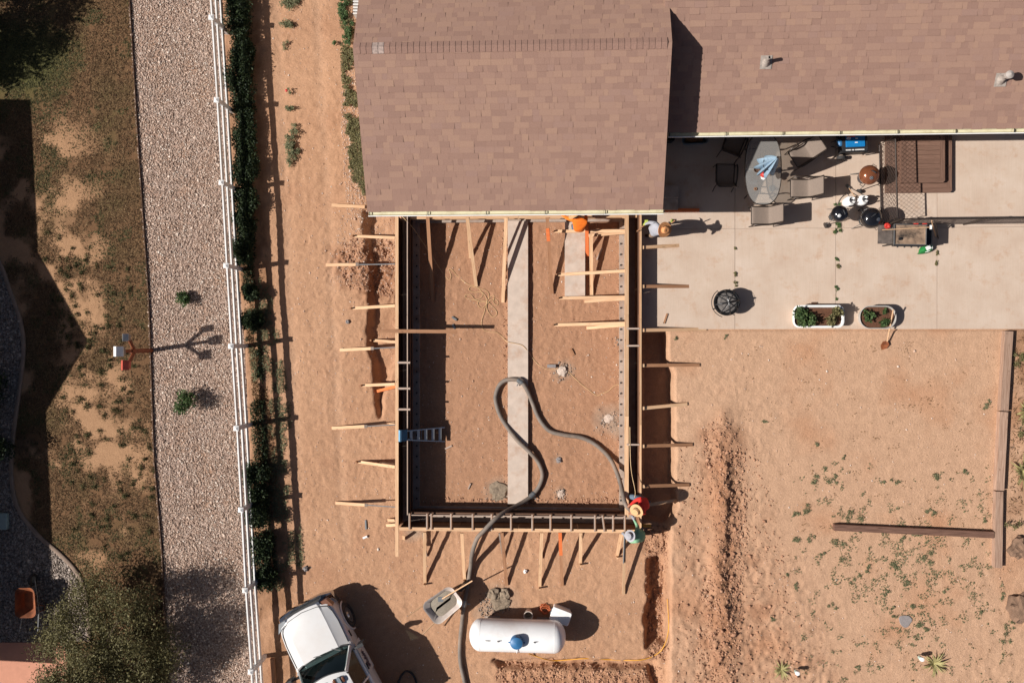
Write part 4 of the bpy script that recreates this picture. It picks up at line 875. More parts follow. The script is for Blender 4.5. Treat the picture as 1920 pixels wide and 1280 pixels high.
block('stake', 841, 838, .24, .05, .04, .45, M_['spreader'], 'pale wooden stub at the shade line right of the stepladder', 'offcut'); block('stake', 880, 911, .20, .04, .04, 1.15, M_['spreader'], 'pale wooden stub on the pit floor by the wet concrete pile', 'offcut')
block('clamp', 852, 597, .18, .06, .05, -.6, M_['steel'], 'steel clamp lying at the shade line above the laid plank', 'tool'); block('clamp', 851, 612, .07, .16, .06, .5, M_['steel'], 'bent steel bracket beside the end of the laid plank', 'tool')
block('hand_tool', 686, 983, .05, .30, .03, .06, M_['steel'], 'small grey hand tool lying on the dirt beside the form corner', 'tool')
block('bottle', 685, 1006, .15, .06, .06, .4, M_['white_metal'], 'small white bottle lying on the dirt left of the form corner', 'bottle')
chunk(985, 1070, .06, M_['white_metal'], 'crumpled white cup lying on the dirt beyond the braces', 'cup', 1, 21, name='crumpled_cup'); chunk(652, 603, .06, M_['stone'], 'single small stone on the dirt track left of the braces', 'stone', .8, 22, name='stone'); chunk(574, 1065, .08, M_['stone'], 'single pale stone beside the hedge shade in front of the pickup', 'stone', .8, 23, name='stone')
# ================================================================== wheelbarrows
def wheelbarrow(c, rz, mt, fill, label, lift=.32, sc_=1.0, lean=0):
    t_ = thing('wheelbarrow', label, 'wheelbarrow', c, rz)
    M0 = W[t_] @ Matrix.Rotation(lean, 4, 'X') @ Matrix.Scale(sc_, 4)
    def tray(z, sx, sy, taper):                # x forward (to the wheel)
        return [(x, y*(1-taper*max(0, x)), z) for x, y in rrect(-.46*sx, .46*sx, -.33*sy, .33*sy, .17)]
    z0 = lift
    MB().loft([tray(z0, .62, .6, .3), tray(z0+.26, 1, 1, .25), tray(z0+.275, 1.04, 1.05, .25), tray(z0+.262, .975, .96, .25), tray(z0+.02, .6, .58, .3)], caps=True).build('tray', mt, t_, M0, smooth=50)
    if fill: MB().loft([tray(z0+.03, .60, .58, .28), tray(z0+.135, .76, .74, .26), tray(z0+.165, .45, .42, .2)], caps=True).build('wet_concrete', M_['wetcon'], t_, M0, smooth=60)
    for s in (-1, 1):
        MB().tube([(.62, s*.07, .2), (.1, s*.2, z0-.03), (-.45, s*.27, z0+.02), (-.95, s*.31, z0+.14)], .018, 8).build('handle', M_['pine'] if fill else M_['steel'], t_, M0)
        MB().tube([(-.15, s*.23, z0), (-.30, s*.24, .02), (-.42, s*.24, .02), (-.38, s*.26, z0+.02)], .013).build('leg', M_['steel'] if fill else M_['rust'], t_, M0)
    RX = Matrix.Rotation(math.pi/2, 3, 'X')
    wh = MB().lathe([(.11, -.04), (.18, -.045), (.2, 0), (.18, .045), (.11, .04)], (.62, 0, .2), 24, RX, caps=False).build('wheel', M_['rubber'], t_, M0, smooth=50)
    MB().lathe([(.0, -.03), (.115, -.03), (.115, .03), (0, .03)], (.62, 0, .2), 20, RX).build('rim', M_['steel'], wh, M0)
    return t_
p = PG(836, 1120); wheelbarrow((p.x, p.y, gz(p.x, p.y)), math.radians(38), simple('pale_steel_tray', S(214, 200, 190), .5, .2, var=.1, dirt=(S(160, 142, 124), .5)), True, 'steel wheelbarrow holding wet concrete with a long tool stuck in it', sc_=1.18)
p0 = P(828, 1120, .52); p1 = P(886, 1088, 1.02)
sh_ = thing('stirring_shovel', 'long wooden-handled shovel standing in the wheelbarrow of wet concrete', 'shovel', p0)
MB().tube([P(829, 1122, .56), p1], .020, 8).build('handle', M_['pine'], sh_, M=I4); MB().box(P(826, 1123, .56), (.16, .15, .03)).build('blade', M_['steel'], sh_, M=I4)
p = P(70, 1118, .05); wheelbarrow((p.x, p.y, .05), math.radians(92), M_['rust'], False, 'empty rusty wheelbarrow parked on the shaded grey gravel bed', lift=.34, lean=0)
# utility lid and birdhouse post
p = P(-2, 976, .06); o = MB().loft([[(x*s, y*s, z) for x, y in rrect(-.33, .33, -.27, .27, .05)] for s, z in ((1, 0), (1, .10), (.93, .125))]).build('utility_box', simple('pale_green_box', S(160, 178, 172), .6), None, Matrix.Translation((p.x, p.y, .04))); tag(o, 'pale green utility box lid set in the shaded grey gravel', 'utility box')
bp = P(283, 657); bh = thing('birdhouse_post', 'rust-brown branching post carrying three birdhouses at the lawn edge', 'birdhouse', bp)
def q_(x, y, z): return Vector((x, y, z))
MB().tube([q_(0, 0, -.1), q_(0, 0, 1.25)], [.075, .07], 10).build('post', M_['rustpole'], bh); MB().tube([q_(0, 0, 1.0), q_(.05, .38, 1.45)], .055, 8).build('arm', M_['rustpole'], bh); MB().tube([q_(0, 0, 1.0), q_(.02, -.38, 1.42)], .055, 8).build('arm', M_['rustpole'], bh); MB().tube([q_(0, 0, 1.15), q_(0, 0, 1.75)], .05, 8).build('arm', M_['rustpole'], bh)
def birdhouse(c, mt, rf, sx=.22, sy=.3):
    b_ = MB().box((c[0], c[1], c[2]+.11), (sx, sy*.8, .22)).build('birdhouse_box', mt, bh); m = MB()
    for s in (-1, 1): m.add([(c[0]+s*(sx/2+.04), c[1]-sy/2, c[2]+.20), (c[0]+s*(sx/2+.04), c[1]+sy/2, c[2]+.20), (c[0], c[1]+sy/2, c[2]+.33), (c[0], c[1]-sy/2, c[2]+.33), (c[0]+s*(sx/2+.04), c[1]-sy/2, c[2]+.18), (c[0]+s*(sx/2+.04), c[1]+sy/2, c[2]+.18), (c[0], c[1]+sy/2, c[2]+.31), (c[0], c[1]-sy/2, c[2]+.31)], [(0, 1, 2, 3), (7, 6, 5, 4), (0, 4, 5, 1), (1, 5, 6, 2), (3, 2, 6, 7), (0, 3, 7, 4)])
    m.build('roof', rf, b_)
birdhouse((0, 0, 1.75), M_['pine_grey'], M_['white']); birdhouse((.02, -.42, 1.42), M_['red'], M_['red'], .16, .3); birdhouse((.05, .42, 1.45), M_['pine_grey'], M_['steel'], .12, .22)
# timbers in the bed and the slatted rail by the garage
for px0, py0, px1, py1, lb in ((507, 1038, 513, 1078, 'short weathered post lying in the hedge bed near the pickup'), (512, 1232, 516, 1300, 'weathered timber lying between the white fence and the pickup')):
    o = board(PG(px0, py0, .06), PG(px1, py1, .06), M_['pine_dark'], None, .13, .12, 'landscape_timber'); tag(o, lb, 'timber')
gt = thing('slatted_gate', 'small white slatted gate against the garage wall above the weeds', 'gate', P(664, -6, .1))
for i in range(12): 
    p = P(662.5, -30+i*5.6, 1.1); board((p.x+.05, p.y, .75), (p.x+.32, p.y-.01, .75), M_['white'], gt, .03, 1.2, 'slat')
for z in (.35, 1.15): a_ = P(662.5, -32, 1.1); b_ = P(662.5, 34, 1.1); board((a_.x+.2, a_.y, z), (b_.x+.2, b_.y, z), M_['white'], gt, .05, .08, 'rail')

for i in range(26):
    y = yBi+.35+i*(yT-yBi-.5)/26; MB().box((xRi-.155, y, -.006), (.045, .05, .03)).build('form_tie', M_['plasticblk'], fw['R'], M=I4)
    MB().box((xLi+.155, y, -.006), (.045, .05, .03)).build('form_tie', M_['plasticblk'], fw['L'], M=I4)
o = board(P(1247, 394, PAT+.05), P(1311, 394, PAT+.05), M_['orange_wood'], None, .09, .09, 'lumber_piece'); tag(o, 'orange-brown board lying on the patio along the garage shade edge', 'board')
# ================================================================== pickup truck
pf = P(565, 1137, .9)
tk_ = thing('pickup_truck', 'white crew-cab pickup with chrome grille parked on the dirt by the fence', 'pickup', (pf.x, pf.y, 0), math.radians(28.4))
TZ = Matrix.Identity(4)
def sec(y, hw, zs, zc, zb=.42):
    h = [(hw*.93, zb), (hw*.985, .62), (hw, .86), (hw*.99, zs-.07), (hw*.95, zs-.012), (hw*.90, zs+.012), (hw*.66, zc-.055), (hw*.60, zc-.012), (hw*.3, zc+.003), (0, zc+.008)]
    bw = .27 if y > -.3 else .24 if y > -.5 else .17 if y > -.9 else .13 if y > -1.3 else .10 if y > -1.56 else .02
    return [(x, y+.03*bw/.27-bw*x**2.6, z) for x, z in h]+[(-x, y+.03*bw/.27-bw*x**2.6, z) for x, z in reversed(h[:-1])]
bd = MB().loft([sec(-.10, .84, .98, 1.05, .5), sec(-.16, .91, 1.03, 1.10), sec(-.34, .97, 1.04, 1.16), sec(-.7, 1.0, 1.07, 1.22), sec(-1.1, 1.0, 1.11, 1.26), sec(-1.52, 1.0, 1.15, 1.30), sec(-1.60, 1.0, 1.175, 1.215), sec(-2.6, 1.01, 1.18, 1.2), sec(-3.85, 1.01, 1.18, 1.2)]).build('body', M_['paint'], tk_, smooth=24)
MB().box((0, -2.75, 1.228), (1.80, 2.1, .02)).build('cab_floor', M_['plasticblk'], bd)
m = MB(); hw = 1.01
for s in (-1, 1): m.box((s*.95, -4.85, .87), (.12, 1.96, .72))
m.box((0, -3.92, .87), (1.78, .08, .72)).box((0, -5.84, .87), (1.90, .07, .7)).box((0, -4.87, .62), (1.78, 1.86, .06)).build('cargo_bed', M_['paint'], tk_)
for s in (-1, 1): MB().tube([(s*.80, -.33, 1.075), (s*.87, -.52, 1.075), (s*.905, -.83, 1.095), (s*.905, -1.2, 1.135), (s*.90, -1.56, 1.17)], .011, 5).build('hood_gap', M_['plasticblk'], bd)
MB().tube([(-.80, -.33, 1.075), (-.5, -.19, 1.10), (0, -.13, 1.115), (.5, -.19, 1.10), (.80, -.33, 1.075)], .011, 5).build('hood_gap', M_['plasticblk'], bd)
# roof
def wsb(u): return Vector((.87*u, -1.66+.21*(1-u*u), 1.20+.03*(1-u*u)))
def wst(u): return Vector((.69*u, -2.15+.15*(1-u*u), 1.86+.05*(1-u*u)))
us = [-1+k/6 for k in range(13)]
rows = [[wst(u)+Vector((0, .0, .0)) for u in us]]
for y, z in ((-2.25, 1.93), (-2.9, 1.965), (-3.4, 1.955), (-3.68, 1.90)): rows.append([Vector((.71*u, y, z+.05*(1-u*u)-.05-.02*abs(u)**6)) for u in us])
rf = MB().loft(rows, closed=False, caps=False).loft([[p-Vector((0, 0, .05)) for p in r] for r in rows], closed=False, caps=False).build('roof', M_['paint'], tk_, smooth=40)
ws = MB().loft([[wsb(u).lerp(wst(u), t_) + Vector((0, .03*math.sin(math.pi*t_), .03*math.sin(math.pi*t_))) for u in us] for t_ in (0, .25, .5, .75, 1)], closed=False, caps=False).build('windscreen', M_['glassc'], tk_, smooth=60)
MB().tube([wsb(u)+Vector((0, .02, .012)) for u in us], .028, 6).build('windscreen_trim', M_['plasticblk'], ws); MB().tube([wst(u)+Vector((0, .015, .004)) for u in us], .016, 6).build('windscreen_trim', M_['plasticblk'], ws)
for u0 in (-.35, .35): MB().tube([wsb(u0)+Vector((0, .02, .04)), wsb(u0+.42).lerp(wst(u0+.42), .16)+Vector((0, .02, .05))], .012, 5).build('wiper', M_['plasticblk'], ws)
for s in (-1, 1):
    MB().bar((s*.90, -1.70, 1.19), (s*.695, -2.17, 1.845), .10, .06, up=(s, .3, .2)).bar((s*.705, -2.24, 1.84), (s*.705, -3.62, 1.84), .05, .06).bar((s*.93, -2.78, 1.19), (s*.71, -2.82, 1.88), .05, .09, up=(s, 0, .4)).bar((s*.93, -3.72, 1.19), (s*.70, -3.62, 1.83), .06, .20, up=(s, 0, .4)).build('pillar', M_['paint'], tk_)
    for ya, yb, yc_, yd in ((-1.78, -2.74, -2.76, -2.22), (-2.84, -3.62, -3.58, -2.86)):
        MB().add([(s*.925, ya, 1.2), (s*.925, yb, 1.2), (s*.715, yc_, 1.865), (s*.715, yd, 1.865)], [(0, 1, 2, 3)]).build('side_window', M_['glassc'], tk_)
    dr = MB().add([(s*1.012, -1.72, .55), (s*1.018, -2.72, .55), (s*1.018, -2.72, 1.13), (s*1.012, -1.72, 1.11), (s*1.0, -1.72, .55), (s*1.0, -2.72, .55), (s*1.0, -2.72, 1.13), (s*1.0, -1.72, 1.11)], [(0, 1, 2, 3), (7, 6, 5, 4), (0, 4, 5, 1), (1, 5, 6, 2), (2, 6, 7, 3), (3, 7, 4, 0)]).build('door', M_['paint'], tk_)
    MB().box((s*1.03, -2.52, 1.05), (.035, .2, .045)).build('handle', M_['plasticblk'], dr)
    if s > 0:
        rr = random.Random(5); dm_ = MB()
        for k in range(16): x = -2.05-k*.035; dm_.tube([(1.026, x, .78+rr.random()*.1), (1.026, x-.03, .86+rr.random()*.14), (1.026, x-.05, .74+rr.random()*.1)], .012, 4)
        dm_.build('door_lettering', simple('purple_lettering', S(84, 60, 86), .5), dr)
    mr = MB().bar((s*.96, -1.83, 1.22), (s*1.20, -1.80, 1.27), .05, .04).bar((s*.96, -1.83, 1.12), (s*1.2, -1.80, 1.13), .04, .03).box((s*1.25, -1.79, 1.22), (.20, .10, .34)).build('mirror', M_['plasticblk'], tk_)
    MB().box((s*1.25, -1.845, 1.22), (.16, .008, .28)).build('mirror_glass', M_['chrome'], mr)
    MB().box((s*1.003, -1.40, .98), (.03, .20, .05)).build('fender_vent', M_['plasticblk'], tk_)
    MB().loft([[(s*.60, -.125, .80), (s*.60, -.125, 1.0), (s*.84, -.13, 1.0), (s*.84, -.13, .82)], [(s*.66, -.2, .80), (s*.66, -.24, 1.05), (s*.965, -.40, 1.06), (s*.965, -.36, .84)]]).build('headlight', simple('lamp_lens', S(180, 184, 186), .12, .3, coat=.6) if s < 0 else M_['amber'], tk_)
    RYw = Matrix.Rotation(math.pi/2, 3, 'Y')
    for y in (-.98, -4.75):
        wl = MB().lathe([(.24, -.13), (.38, -.14), (.415, -.08), (.415, .08), (.38, .14), (.24, .13)], (s*.91, y, .415), 28, RYw, caps=False).build('tyre', M_['rubber'], tk_, smooth=40)
        MB().lathe([(0, -.08), (.24, -.12), (.25, .12), (.12, .10), (.08, .135), (0, .135)] if s > 0 else [(0, -.135), (.08, -.135), (.12, -.10), (.25, -.12), (.24, .08), (0, .08)], (s*.91, y, .415), 20, RYw).build('rim', M_['alu'], wl, smooth=30)
        MB().tube([(s*1.005, y+.46*math.cos(a_), .42+.46*math.sin(a_)) for a_ in [math.pi*k/12 for k in range(13)]], .03, 6).build('wheel_arch', M_['paint'], bd)
gr = MB().loft([[(-.60, -.06, .66), (-.60, -.08, 1.02), (.60, -.08, 1.02), (.60, -.06, .66)], [(-.62, -.13, .64), (-.62, -.17, 1.06), (.62, -.17, 1.06), (.62, -.13, .64)]]).build('grille', M_['chrome'], tk_)
for z in (.72, .80, .88, .96): MB().box((0, -.062, z), (1.1, .02, .035)).build('grille_slot', M_['plasticblk'], gr)
bp_ = MB().loft([[(x, y, .42) for x, y in ((-1.0, -.42), (-.93, -.06), (-.55, .03), (.55, .03), (.93, -.06), (1.0, -.42), (.90, -.42), (.8, -.14), (-.8, -.14), (-.9, -.42))], [(x*1.01, y+.02, .52) for x, y in ((-1.0, -.42), (-.93, -.06), (-.55, .03), (.55, .03), (.93, -.06), (1.0, -.42), (.90, -.42), (.8, -.14), (-.8, -.14), (-.9, -.42))], [(x, y, .66) for x, y in ((-1.0, -.42), (-.93, -.07), (-.55, .02), (.55, .02), (.93, -.07), (1.0, -.42), (.90, -.42), (.8, -.14), (-.8, -.14), (-.9, -.42))]]).build('front_bumper', M_['chrome'], tk_, smooth=30)
for x in (-.42, -.1, .1, .4): MB().box((x, .012, .672), (.13, .03, .02)).build('tow_slot', M_['plasticblk'], bp_)
for u in (-.78, -.40, 0, .40, .78):
    p = Vector((.70*u, -2.24-.10*u*u, 1.945-.035*u*u)); MB().loft([[(p.x+x*.045, p.y+y*.085, p.z+z) for x, y in rrect(-1, 1, -1, 1, .8)] for z in (0, .03)]+[[(p.x+x*.02, p.y+y*.04, p.z+.045) for x, y in rrect(-1, 1, -1, 1, .8)]]).build('clearance_light', M_['amber'], rf, smooth=40)
p = Vector((.44, -2.30, 1.95)); MB().loft([[(p.x+x*.05, p.y+y*.13, p.z+z) for x, y in rrect(-1, 1, -1, 1, .6)] for z in (0, .05)]).build('roof_aerial', M_['graybin'], rf)
MB().box((0, -1.90, 1.24), (1.6, .36, .08)).build('dashboard', M_['plasticblk'], tk_)
for x in (-.42, .42):
    st_ = MB().loft([[(x+a_*s, -2.62+b_*s, z) for a_, b_ in rrect(-.25, .25, -.24, .24, .1)] for s, z in ((1, 1.24), (1, 1.33), (.9, 1.36))]).build('seat', M_['seat'], tk_, smooth=50)
    MB().loft([[(x+a_, -2.84-.18*t_+b_, 1.30+.5*t_) for a_, b_ in rrect(-.23*(1-.4*t_), .23*(1-.4*t_), -.07, .07, .05)] for t_ in (0, .5, .8, 1)]).build('seat_back', M_['seat'], st_, smooth=50)
MB().tube([(-.42+.18*math.cos(a_), -2.2+.08*math.sin(a_), 1.38+.16*math.sin(a_)) for a_ in [k*math.pi/10 for k in range(20)]], .016, 6, closed=True).build('steering_wheel', M_['plasticblk'], tk_)
MB().box((.05, -2.32, 1.78), (.22, .05, .07)).build('rear_view_mirror', M_['plasticblk'], tk_)
# ================================================================== people
def person(label, J, mats, hat, fwd, sleeves=True, scale=1.0):
    """J: joint name -> world point.  One skinned body; hat and hair are its children."""
    base = (J['anL']+J['anR'])/2; base.z = min(J['anL'].z, J['anR'].z)-.08
    root = thing('person', label, 'person', base)
    names = {}; vs = []; es = []; rad = []; tg_ = []
    def add(nm, p, r, par=None, tg=None):
        names[nm] = len(vs); vs.append(Vector(p)); rad.append(r)
        if par is not None: es.append((names[par], names[nm])); tg_.append(tg)
    sp_ = J['pel'].lerp(J['chest'], .5)
    add('pel', J['pel'], .175); add('spine', sp_, .18, 'pel', 'shirt'); add('chest', J['chest'], .195, 'spine', 'shirt')
    add('neck', J['chest'].lerp(J['head'], .55), .062, 'chest', 'shirt'); hd = (J['head']-J['chest']).normalized()
    add('head', J['head'], .098, 'neck', 'skin'); add('crown', J['head']+hd*.10, .075, 'head', 'skin')
    for s in 'LR':
        sh = J['sh'+s]; el = J['el'+s]; wr = J['wr'+s]
        add('sh'+s, sh, .078, 'chest', 'shirt'); add('el'+s, el, .054, 'sh'+s, 'shirt'); add('wr'+s, wr, .036, 'el'+s, 'shirt' if sleeves else 'skin')
        d = (wr-el).normalized(); pl = wr+d*.075; add('palm'+s, pl, .036, 'wr'+s, 'hand')
        sd = d.cross(Vector((0, 0, 1))).normalized() if abs(d.z) < .95 else Vector((1, 0, 0)); dn = Vector((0, 0, -1))
        for k, (o_, ln) in enumerate(((-.032, .062), (-.011, .074), (.011, .07), (.03, .055))):
            add(f'f{k}{s}', pl+sd*o_+d*(.04+ln*.45)+dn*.008, .010, 'palm'+s, 'hand'); add(f'g{k}{s}', pl+sd*o_+d*(.045+ln*.75)+dn*(.02+ln*.4), .009, f'f{k}{s}', 'hand')
        add('t0'+s, wr+d*.05+sd*.05+dn*.015, .012, 'palm'+s, 'hand'); add('t1'+s, wr+d*.09+sd*.06+dn*.035, .010, 't0'+s, 'hand')
        add('hip'+s, J['hip'+s], .125, 'pel', 'pants'); add('kn'+s, J['kn'+s], .088, 'hip'+s, 'pants'); add('an'+s, J['an'+s], .062, 'kn'+s, 'pants')
        f = Vector(fwd); f.z = 0; f.normalize(); add('toe'+s, J['an'+s]+f*.17+Vector((0, 0, -.04)), .042, 'an'+s, 'boot')
    me = bpy.data.meshes.new('body_cage'); me.from_pydata([v-base for v in vs], es, []); o = bpy.data.objects.new('body_cage', me); C.objects.link(o)
    sk = o.modifiers.new('s', 'SKIN'); sk.use_smooth_shade = True; ss = o.modifiers.new('u', 'SUBSURF'); ss.levels = 2
    for i, d in enumerate(me.skin_vertices[0].data): d.radius = (rad[i]*1.0, rad[i]*1.0); d.use_root = (i == 0)
    dg = bpy.context.evaluated_depsgraph_get(); bm_ = bpy.data.meshes.new_from_object(o.evaluated_get(dg))
    bpy.data.objects.remove(o); bm_.name = 'body'; bm_.materials.clear()
    order = ['skin', 'shirt', 'pants', 'boot', 'hand']
    for k in order: bm_.materials.append(M_[mats.get(k, 'skin')])
    A_ = np.array([vs[a]-base for a, b in es]); B_ = np.array([vs[b]-base for a, b in es]); rmid = np.array([(rad[a]+rad[b])/2 for a, b in es])
    for pl in bm_.polygons:
        c = np.array(pl.center); ab = B_-A_; t_ = np.clip(((c-A_)*ab).sum(1)/((ab*ab).sum(1)+1e-9), 0, 1)
        dd = np.linalg.norm(A_+ab*t_[:, None]-c, axis=1)-rmid; i = int(np.argmin(dd)); pl.material_index = order.index(tg_[i]); pl.use_smooth = True
    body = bpy.data.objects.new('body', bm_); place(body, root, Matrix.Translation(base))
    # head details
    f = Vector(fwd).normalized(); up = hd; f = (f-up*f.dot(up)).normalized(); s_ = up.cross(f); Rh = Matrix((f, s_, up)).transposed()
    hc = J['head']+up*.02
    MB().tube([hc+f*.095+up*.0, hc+f*.118-up*.035], [.010, .016], 6).build('nose', M_[mats.get('skin', 'skin')], body, M=I4)
    for s in (-1, 1):
        MB().lathe([(0, -.012), (.011, 0), (0, .012)], hc+f*.09+s_*s*.034+up*.01, 8).build('eye', M_['white_metal'], body, M=I4); MB().lathe([(0, -.03), (.02, 0), (0, .03)], hc+s_*s*.10, 8).build('ear', M_['skin'], body, M=I4)
    MB().bar(hc+f*.098-s_*.022-up*.062, hc+f*.098+s_*.022-up*.062, .012, .008).build('mouth', M_['redsh'] if False else M_['boot'], body, M=I4)
    MB().lathe([(.108, -.03), (.112, .03), (.09, .09), (0, .12)], hc-f*.015, 14, Rh).build('hair', M_['plasticblk'], body, M=I4, smooth=60)
    if hat:
        m, rb, style = hat; n = 30; prof = [(.092, .035), (.10, .06)]; hm = MB(); rings = []
        tb_ = [(.10, .055), (.104, .07)] 
        for r, z, wv in ((rb, .050, .018), (rb*.99, .062, .018), (rb*.62, .060, .004), (.115, .066, 0), (.108, .12, 0), (.092, .165, 0), (.05, .178, 0), (.012, .160 if style != 'cone' else .2, 0)):
            rings.append([hc+up*.0+Rh @ Vector(((r*1.06)*math.cos(a_), r*math.sin(a_), z+wv*math.cos(2*a_))) for a_ in [2*math.pi*k/n for k in range(n)]])
        hm.loft(rings, caps=True); ho = hm.build('hat', m, body, M=I4, smooth=50)
        MB().loft([[hc+Rh @ Vector((r*math.cos(a_), r*math.sin(a_), z)) for a_ in [2*math.pi*k/n for k in range(n)]] for r, z in ((.118, .068), (.1135, .098))], caps=False).build('hat_band', M_['boot'], ho, M=I4, smooth=60)
    return root
def jt(**k): return {a: (P(*v) if isinstance(v, tuple) else v) for a, v in k.items()}
J = jt(pel=(1226, 432, 1.22), chest=(1232, 427, 1.62), head=(1243, 430, 1.86), shL=(1228, 419, 1.66), elL=(1218, 417, 1.42), wrL=(1211, 420, 1.20), shR=(1239, 438, 1.66), elR=(1250, 431, 1.38), wrR=(1257, 419, 1.30),
       hipL=(1224, 428, 1.18), hipR=(1226, 438, 1.18), knL=(1222, 430, .82), knR=(1223, 441, .84), anL=(1228, 431, .43), anR=(1219, 442, .43))
w1 = person('worker in grey shirt and orange straw hat standing on the patio beside the forms', J, dict(shirt='greysh', pants='khaki', boot='boot', hand='glove'), (M_['strawo'], .225, 's'), (-1, .1, -.3))
fl = thing('hand_float', 'long-handled float held by the worker in grey at the form wall', 'tool', P(1207, 420, 1.0))
MB().tube([P(1215, 416, 1.28), P(1194, 434, .86)], .016).build('handle', M_['pine_dark'], fl, M=I4); MB().box(P(1212, 417, 1.2), (.10, .14, .03)).build('grip', M_['glove'], fl, M=I4)
st2 = MB().tube([P(1251, 424, 1.25), P(1266, 413, 1.45)], .015).build('screed_stick', M_['pine_dark']); tag(st2, 'short stick in the hand of the worker in grey', 'stick')
J = jt(pel=(1087, 428, .86), chest=(1086, 416, 1.16), head=(1079, 405, 1.30), shL=(1074, 412, 1.20), elL=(1063, 409, 1.02), wrL=(1054, 403, .90), shR=(1098, 415, 1.16), elR=(1099, 407, .92), wrR=(1097, 399, .8),
       hipL=(1082, 428, .80), hipR=(1091, 429, .80), knL=(1077, 423, .42), knR=(1090, 424, .42), anL=(1075, 429, .02), anR=(1091, 430, .02))
person('worker in orange shirt bending over the form wall under the garage eave', J, dict(shirt='orgsh', pants='jeans', boot='boot', hand='orgsh'), (M_['straw'], .20, 's'), (-.2, 1, -.5))
J = jt(pel=(1210, 942, .92), chest=(1204, 947, 1.28), head=(1196, 955, 1.50), shL=(1202, 934, 1.32), elL=(1191, 938, 1.12), wrL=(1183, 945, 1.10), shR=(1207, 958, 1.28), elR=(1199, 966, 1.06), wrR=(1189, 964, .98),
       hipL=(1205, 936, .90), hipR=(1211, 948, .86), knL=(1186, 931, .98), knR=(1214, 946, .42), anL=(1173, 930, .02), anR=(1218, 941, -.20))
person('worker in red shirt and pale straw hat holding the hose end at the form corner', J, dict(shirt='redsh', pants='jeans', boot='boot', hand='skin'), (M_['straw'], .205, 's'), (-1, -.2, -.5))
J = jt(pel=(1203, 1003, .80), chest=(1193, 1003, 1.16), head=(1184, 1004, 1.38), shL=(1196, 993, 1.22), elL=(1195, 985, 1.02), wrL=(1190, 976, .96), shR=(1192, 1014, 1.18), elR=(1183, 1015, .96), wrR=(1174, 1006, .90),
       hipL=(1201, 998, .78), hipR=(1202, 1008, .78), knL=(1199, 996, .42), knR=(1200, 1006, .42), anL=(1204, 990, .08), anR=(1203, 1000, .08))
person('worker in pale green shirt and grey hat leaning over the form corner', J, dict(shirt='greensh', pants='jeans', boot='boot', hand='greysh'), (M_['greyhat'], .175, 'cone'), (-1, .2, -.5))
lv = MB().box(P(1210, 985, .45), (.35, .09, .05)).build('yellow_level', M_['gasline'], fw['B'], M=I4); lv.name = 'yellow_brace'
# ================================================================== patio furniture
ZP = PAT
def tubeframe(parent, paths, r=.013, mat=None, name='frame'):
    for pth in paths: MB().tube(smooth_path(pth, 4), r, 6).build(name, mat or M_['frame'], parent, smooth=60)
def chair(px, py, rz, label, grp=None):
    p = P(px, py, ZP+.5); t_ = thing('patio_chair', label, 'chair', (p.x, p.y, ZP), rz)           # faces +x
    pr = [(.36, .40), (.30, .425), (.1, .40), (-.10, .385), (-.20, .42), (-.30, .62), (-.40, .86), (-.43, .98)]
    prs = smooth_path([Vector((x, 0, z)) for x, z in pr], 4); hw = .255
    m = MB(); m.loft([[(q.x, -hw, q.z), (q.x, hw, q.z), (q.x, hw, q.z-.012), (q.x, -hw, q.z-.012)] for q in prs]); m.build('sling', M_['sling'], t_, smooth=50)
    for s in (-1, 1):
        y = s*(hw+.012)
        MB().tube([(q.x, y, q.z) for q in prs], .020, 6).build('side_rail', M_['frame'], t_, smooth=60)
        MB().tube(smooth_path([(-.30, s*.285, .64), (-.1, s*.31, .64), (.2, s*.315, .63), (.31, s*.305, .58)], 4), [.026]*13, 6).build('armrest', M_['frame'], t_, smooth=60)
        MB().tube(smooth_path([(.31, s*.305, .58), (.33, s*.30, .3), (.34, s*.29, .015)], 4), .014, 6).build('leg', M_['frame'], t_, smooth=60); MB().tube(smooth_path([(-.30, s*.285, .64), (-.33, s*.285, .3), (-.40, s*.285, .015)], 4), .014, 6).build('leg', M_['frame'], t_, smooth=60)
    for x, z in ((.36, .40), (-.435, .985)): MB().tube([(x, -hw-.01, z), (x, hw+.01, z)], .015, 6).build('cross_rail', M_['frame'], t_)
    return t_
chair(1507, 352, math.pi, 'sling patio chair facing the glass table, right of its lower end')
chair(1433, 403, math.pi, 'sling patio chair standing apart below the glass table')
chair(1508, 287, math.radians(212), 'sling patio chair turned askew at the upper right of the glass table')
chair(1361, 329, math.radians(88), 'sling patio chair in the garage shade left of the glass table, clear of the eave')
chair(1376, 271, math.radians(68), 'sling patio chair in the garage shade close under the eave')
# glass table with closed parasol
TZp = ZP+.72; tc = P(1431, 317, TZp); a0 = P(1397, 317, TZp); b0 = P(1431, 250, TZp)
gt_ = thing('patio_table', 'long oval glass patio table with a bronze rim and legs', 'table', (tc.x, tc.y, ZP)); ha = abs(tc.x-a0.x); hb = abs(b0.y-tc.y)
def oval(k, s=1): 
    a_ = 2*math.pi*k/48; c_, s_ = math.cos(a_), math.sin(a_); e = 2.6
    return (s*ha*math.copysign(abs(c_)**(2/e), c_), s*hb*math.copysign(abs(s_)**(2/e), s_))
MB().prism([oval(k, .985) for k in range(48)], .712, .722).build('glass_top', M_['glasst'], gt_)
MB().tube([(*oval(k), .715) for k in range(48)], .015, 6, closed=True).build('rim', M_['frame'], gt_, smooth=60)
for sx in (-1, 1):
    for sy in (-1, 1): MB().tube(smooth_path([(sx*ha*.72, sy*hb*.72, .70), (sx*ha*.62, sy*hb*.62, .4), (sx*ha*.72, sy*hb*.7, .01)], 4), .016, 6).build('leg', M_['frame'], gt_, smooth=60)
for sy in (-1, 1): MB().tube([(-ha*.66, sy*hb*.64, .42), (ha*.66, sy*hb*.64, .42)], .012, 6).build('stretcher', M_['frame'], gt_)
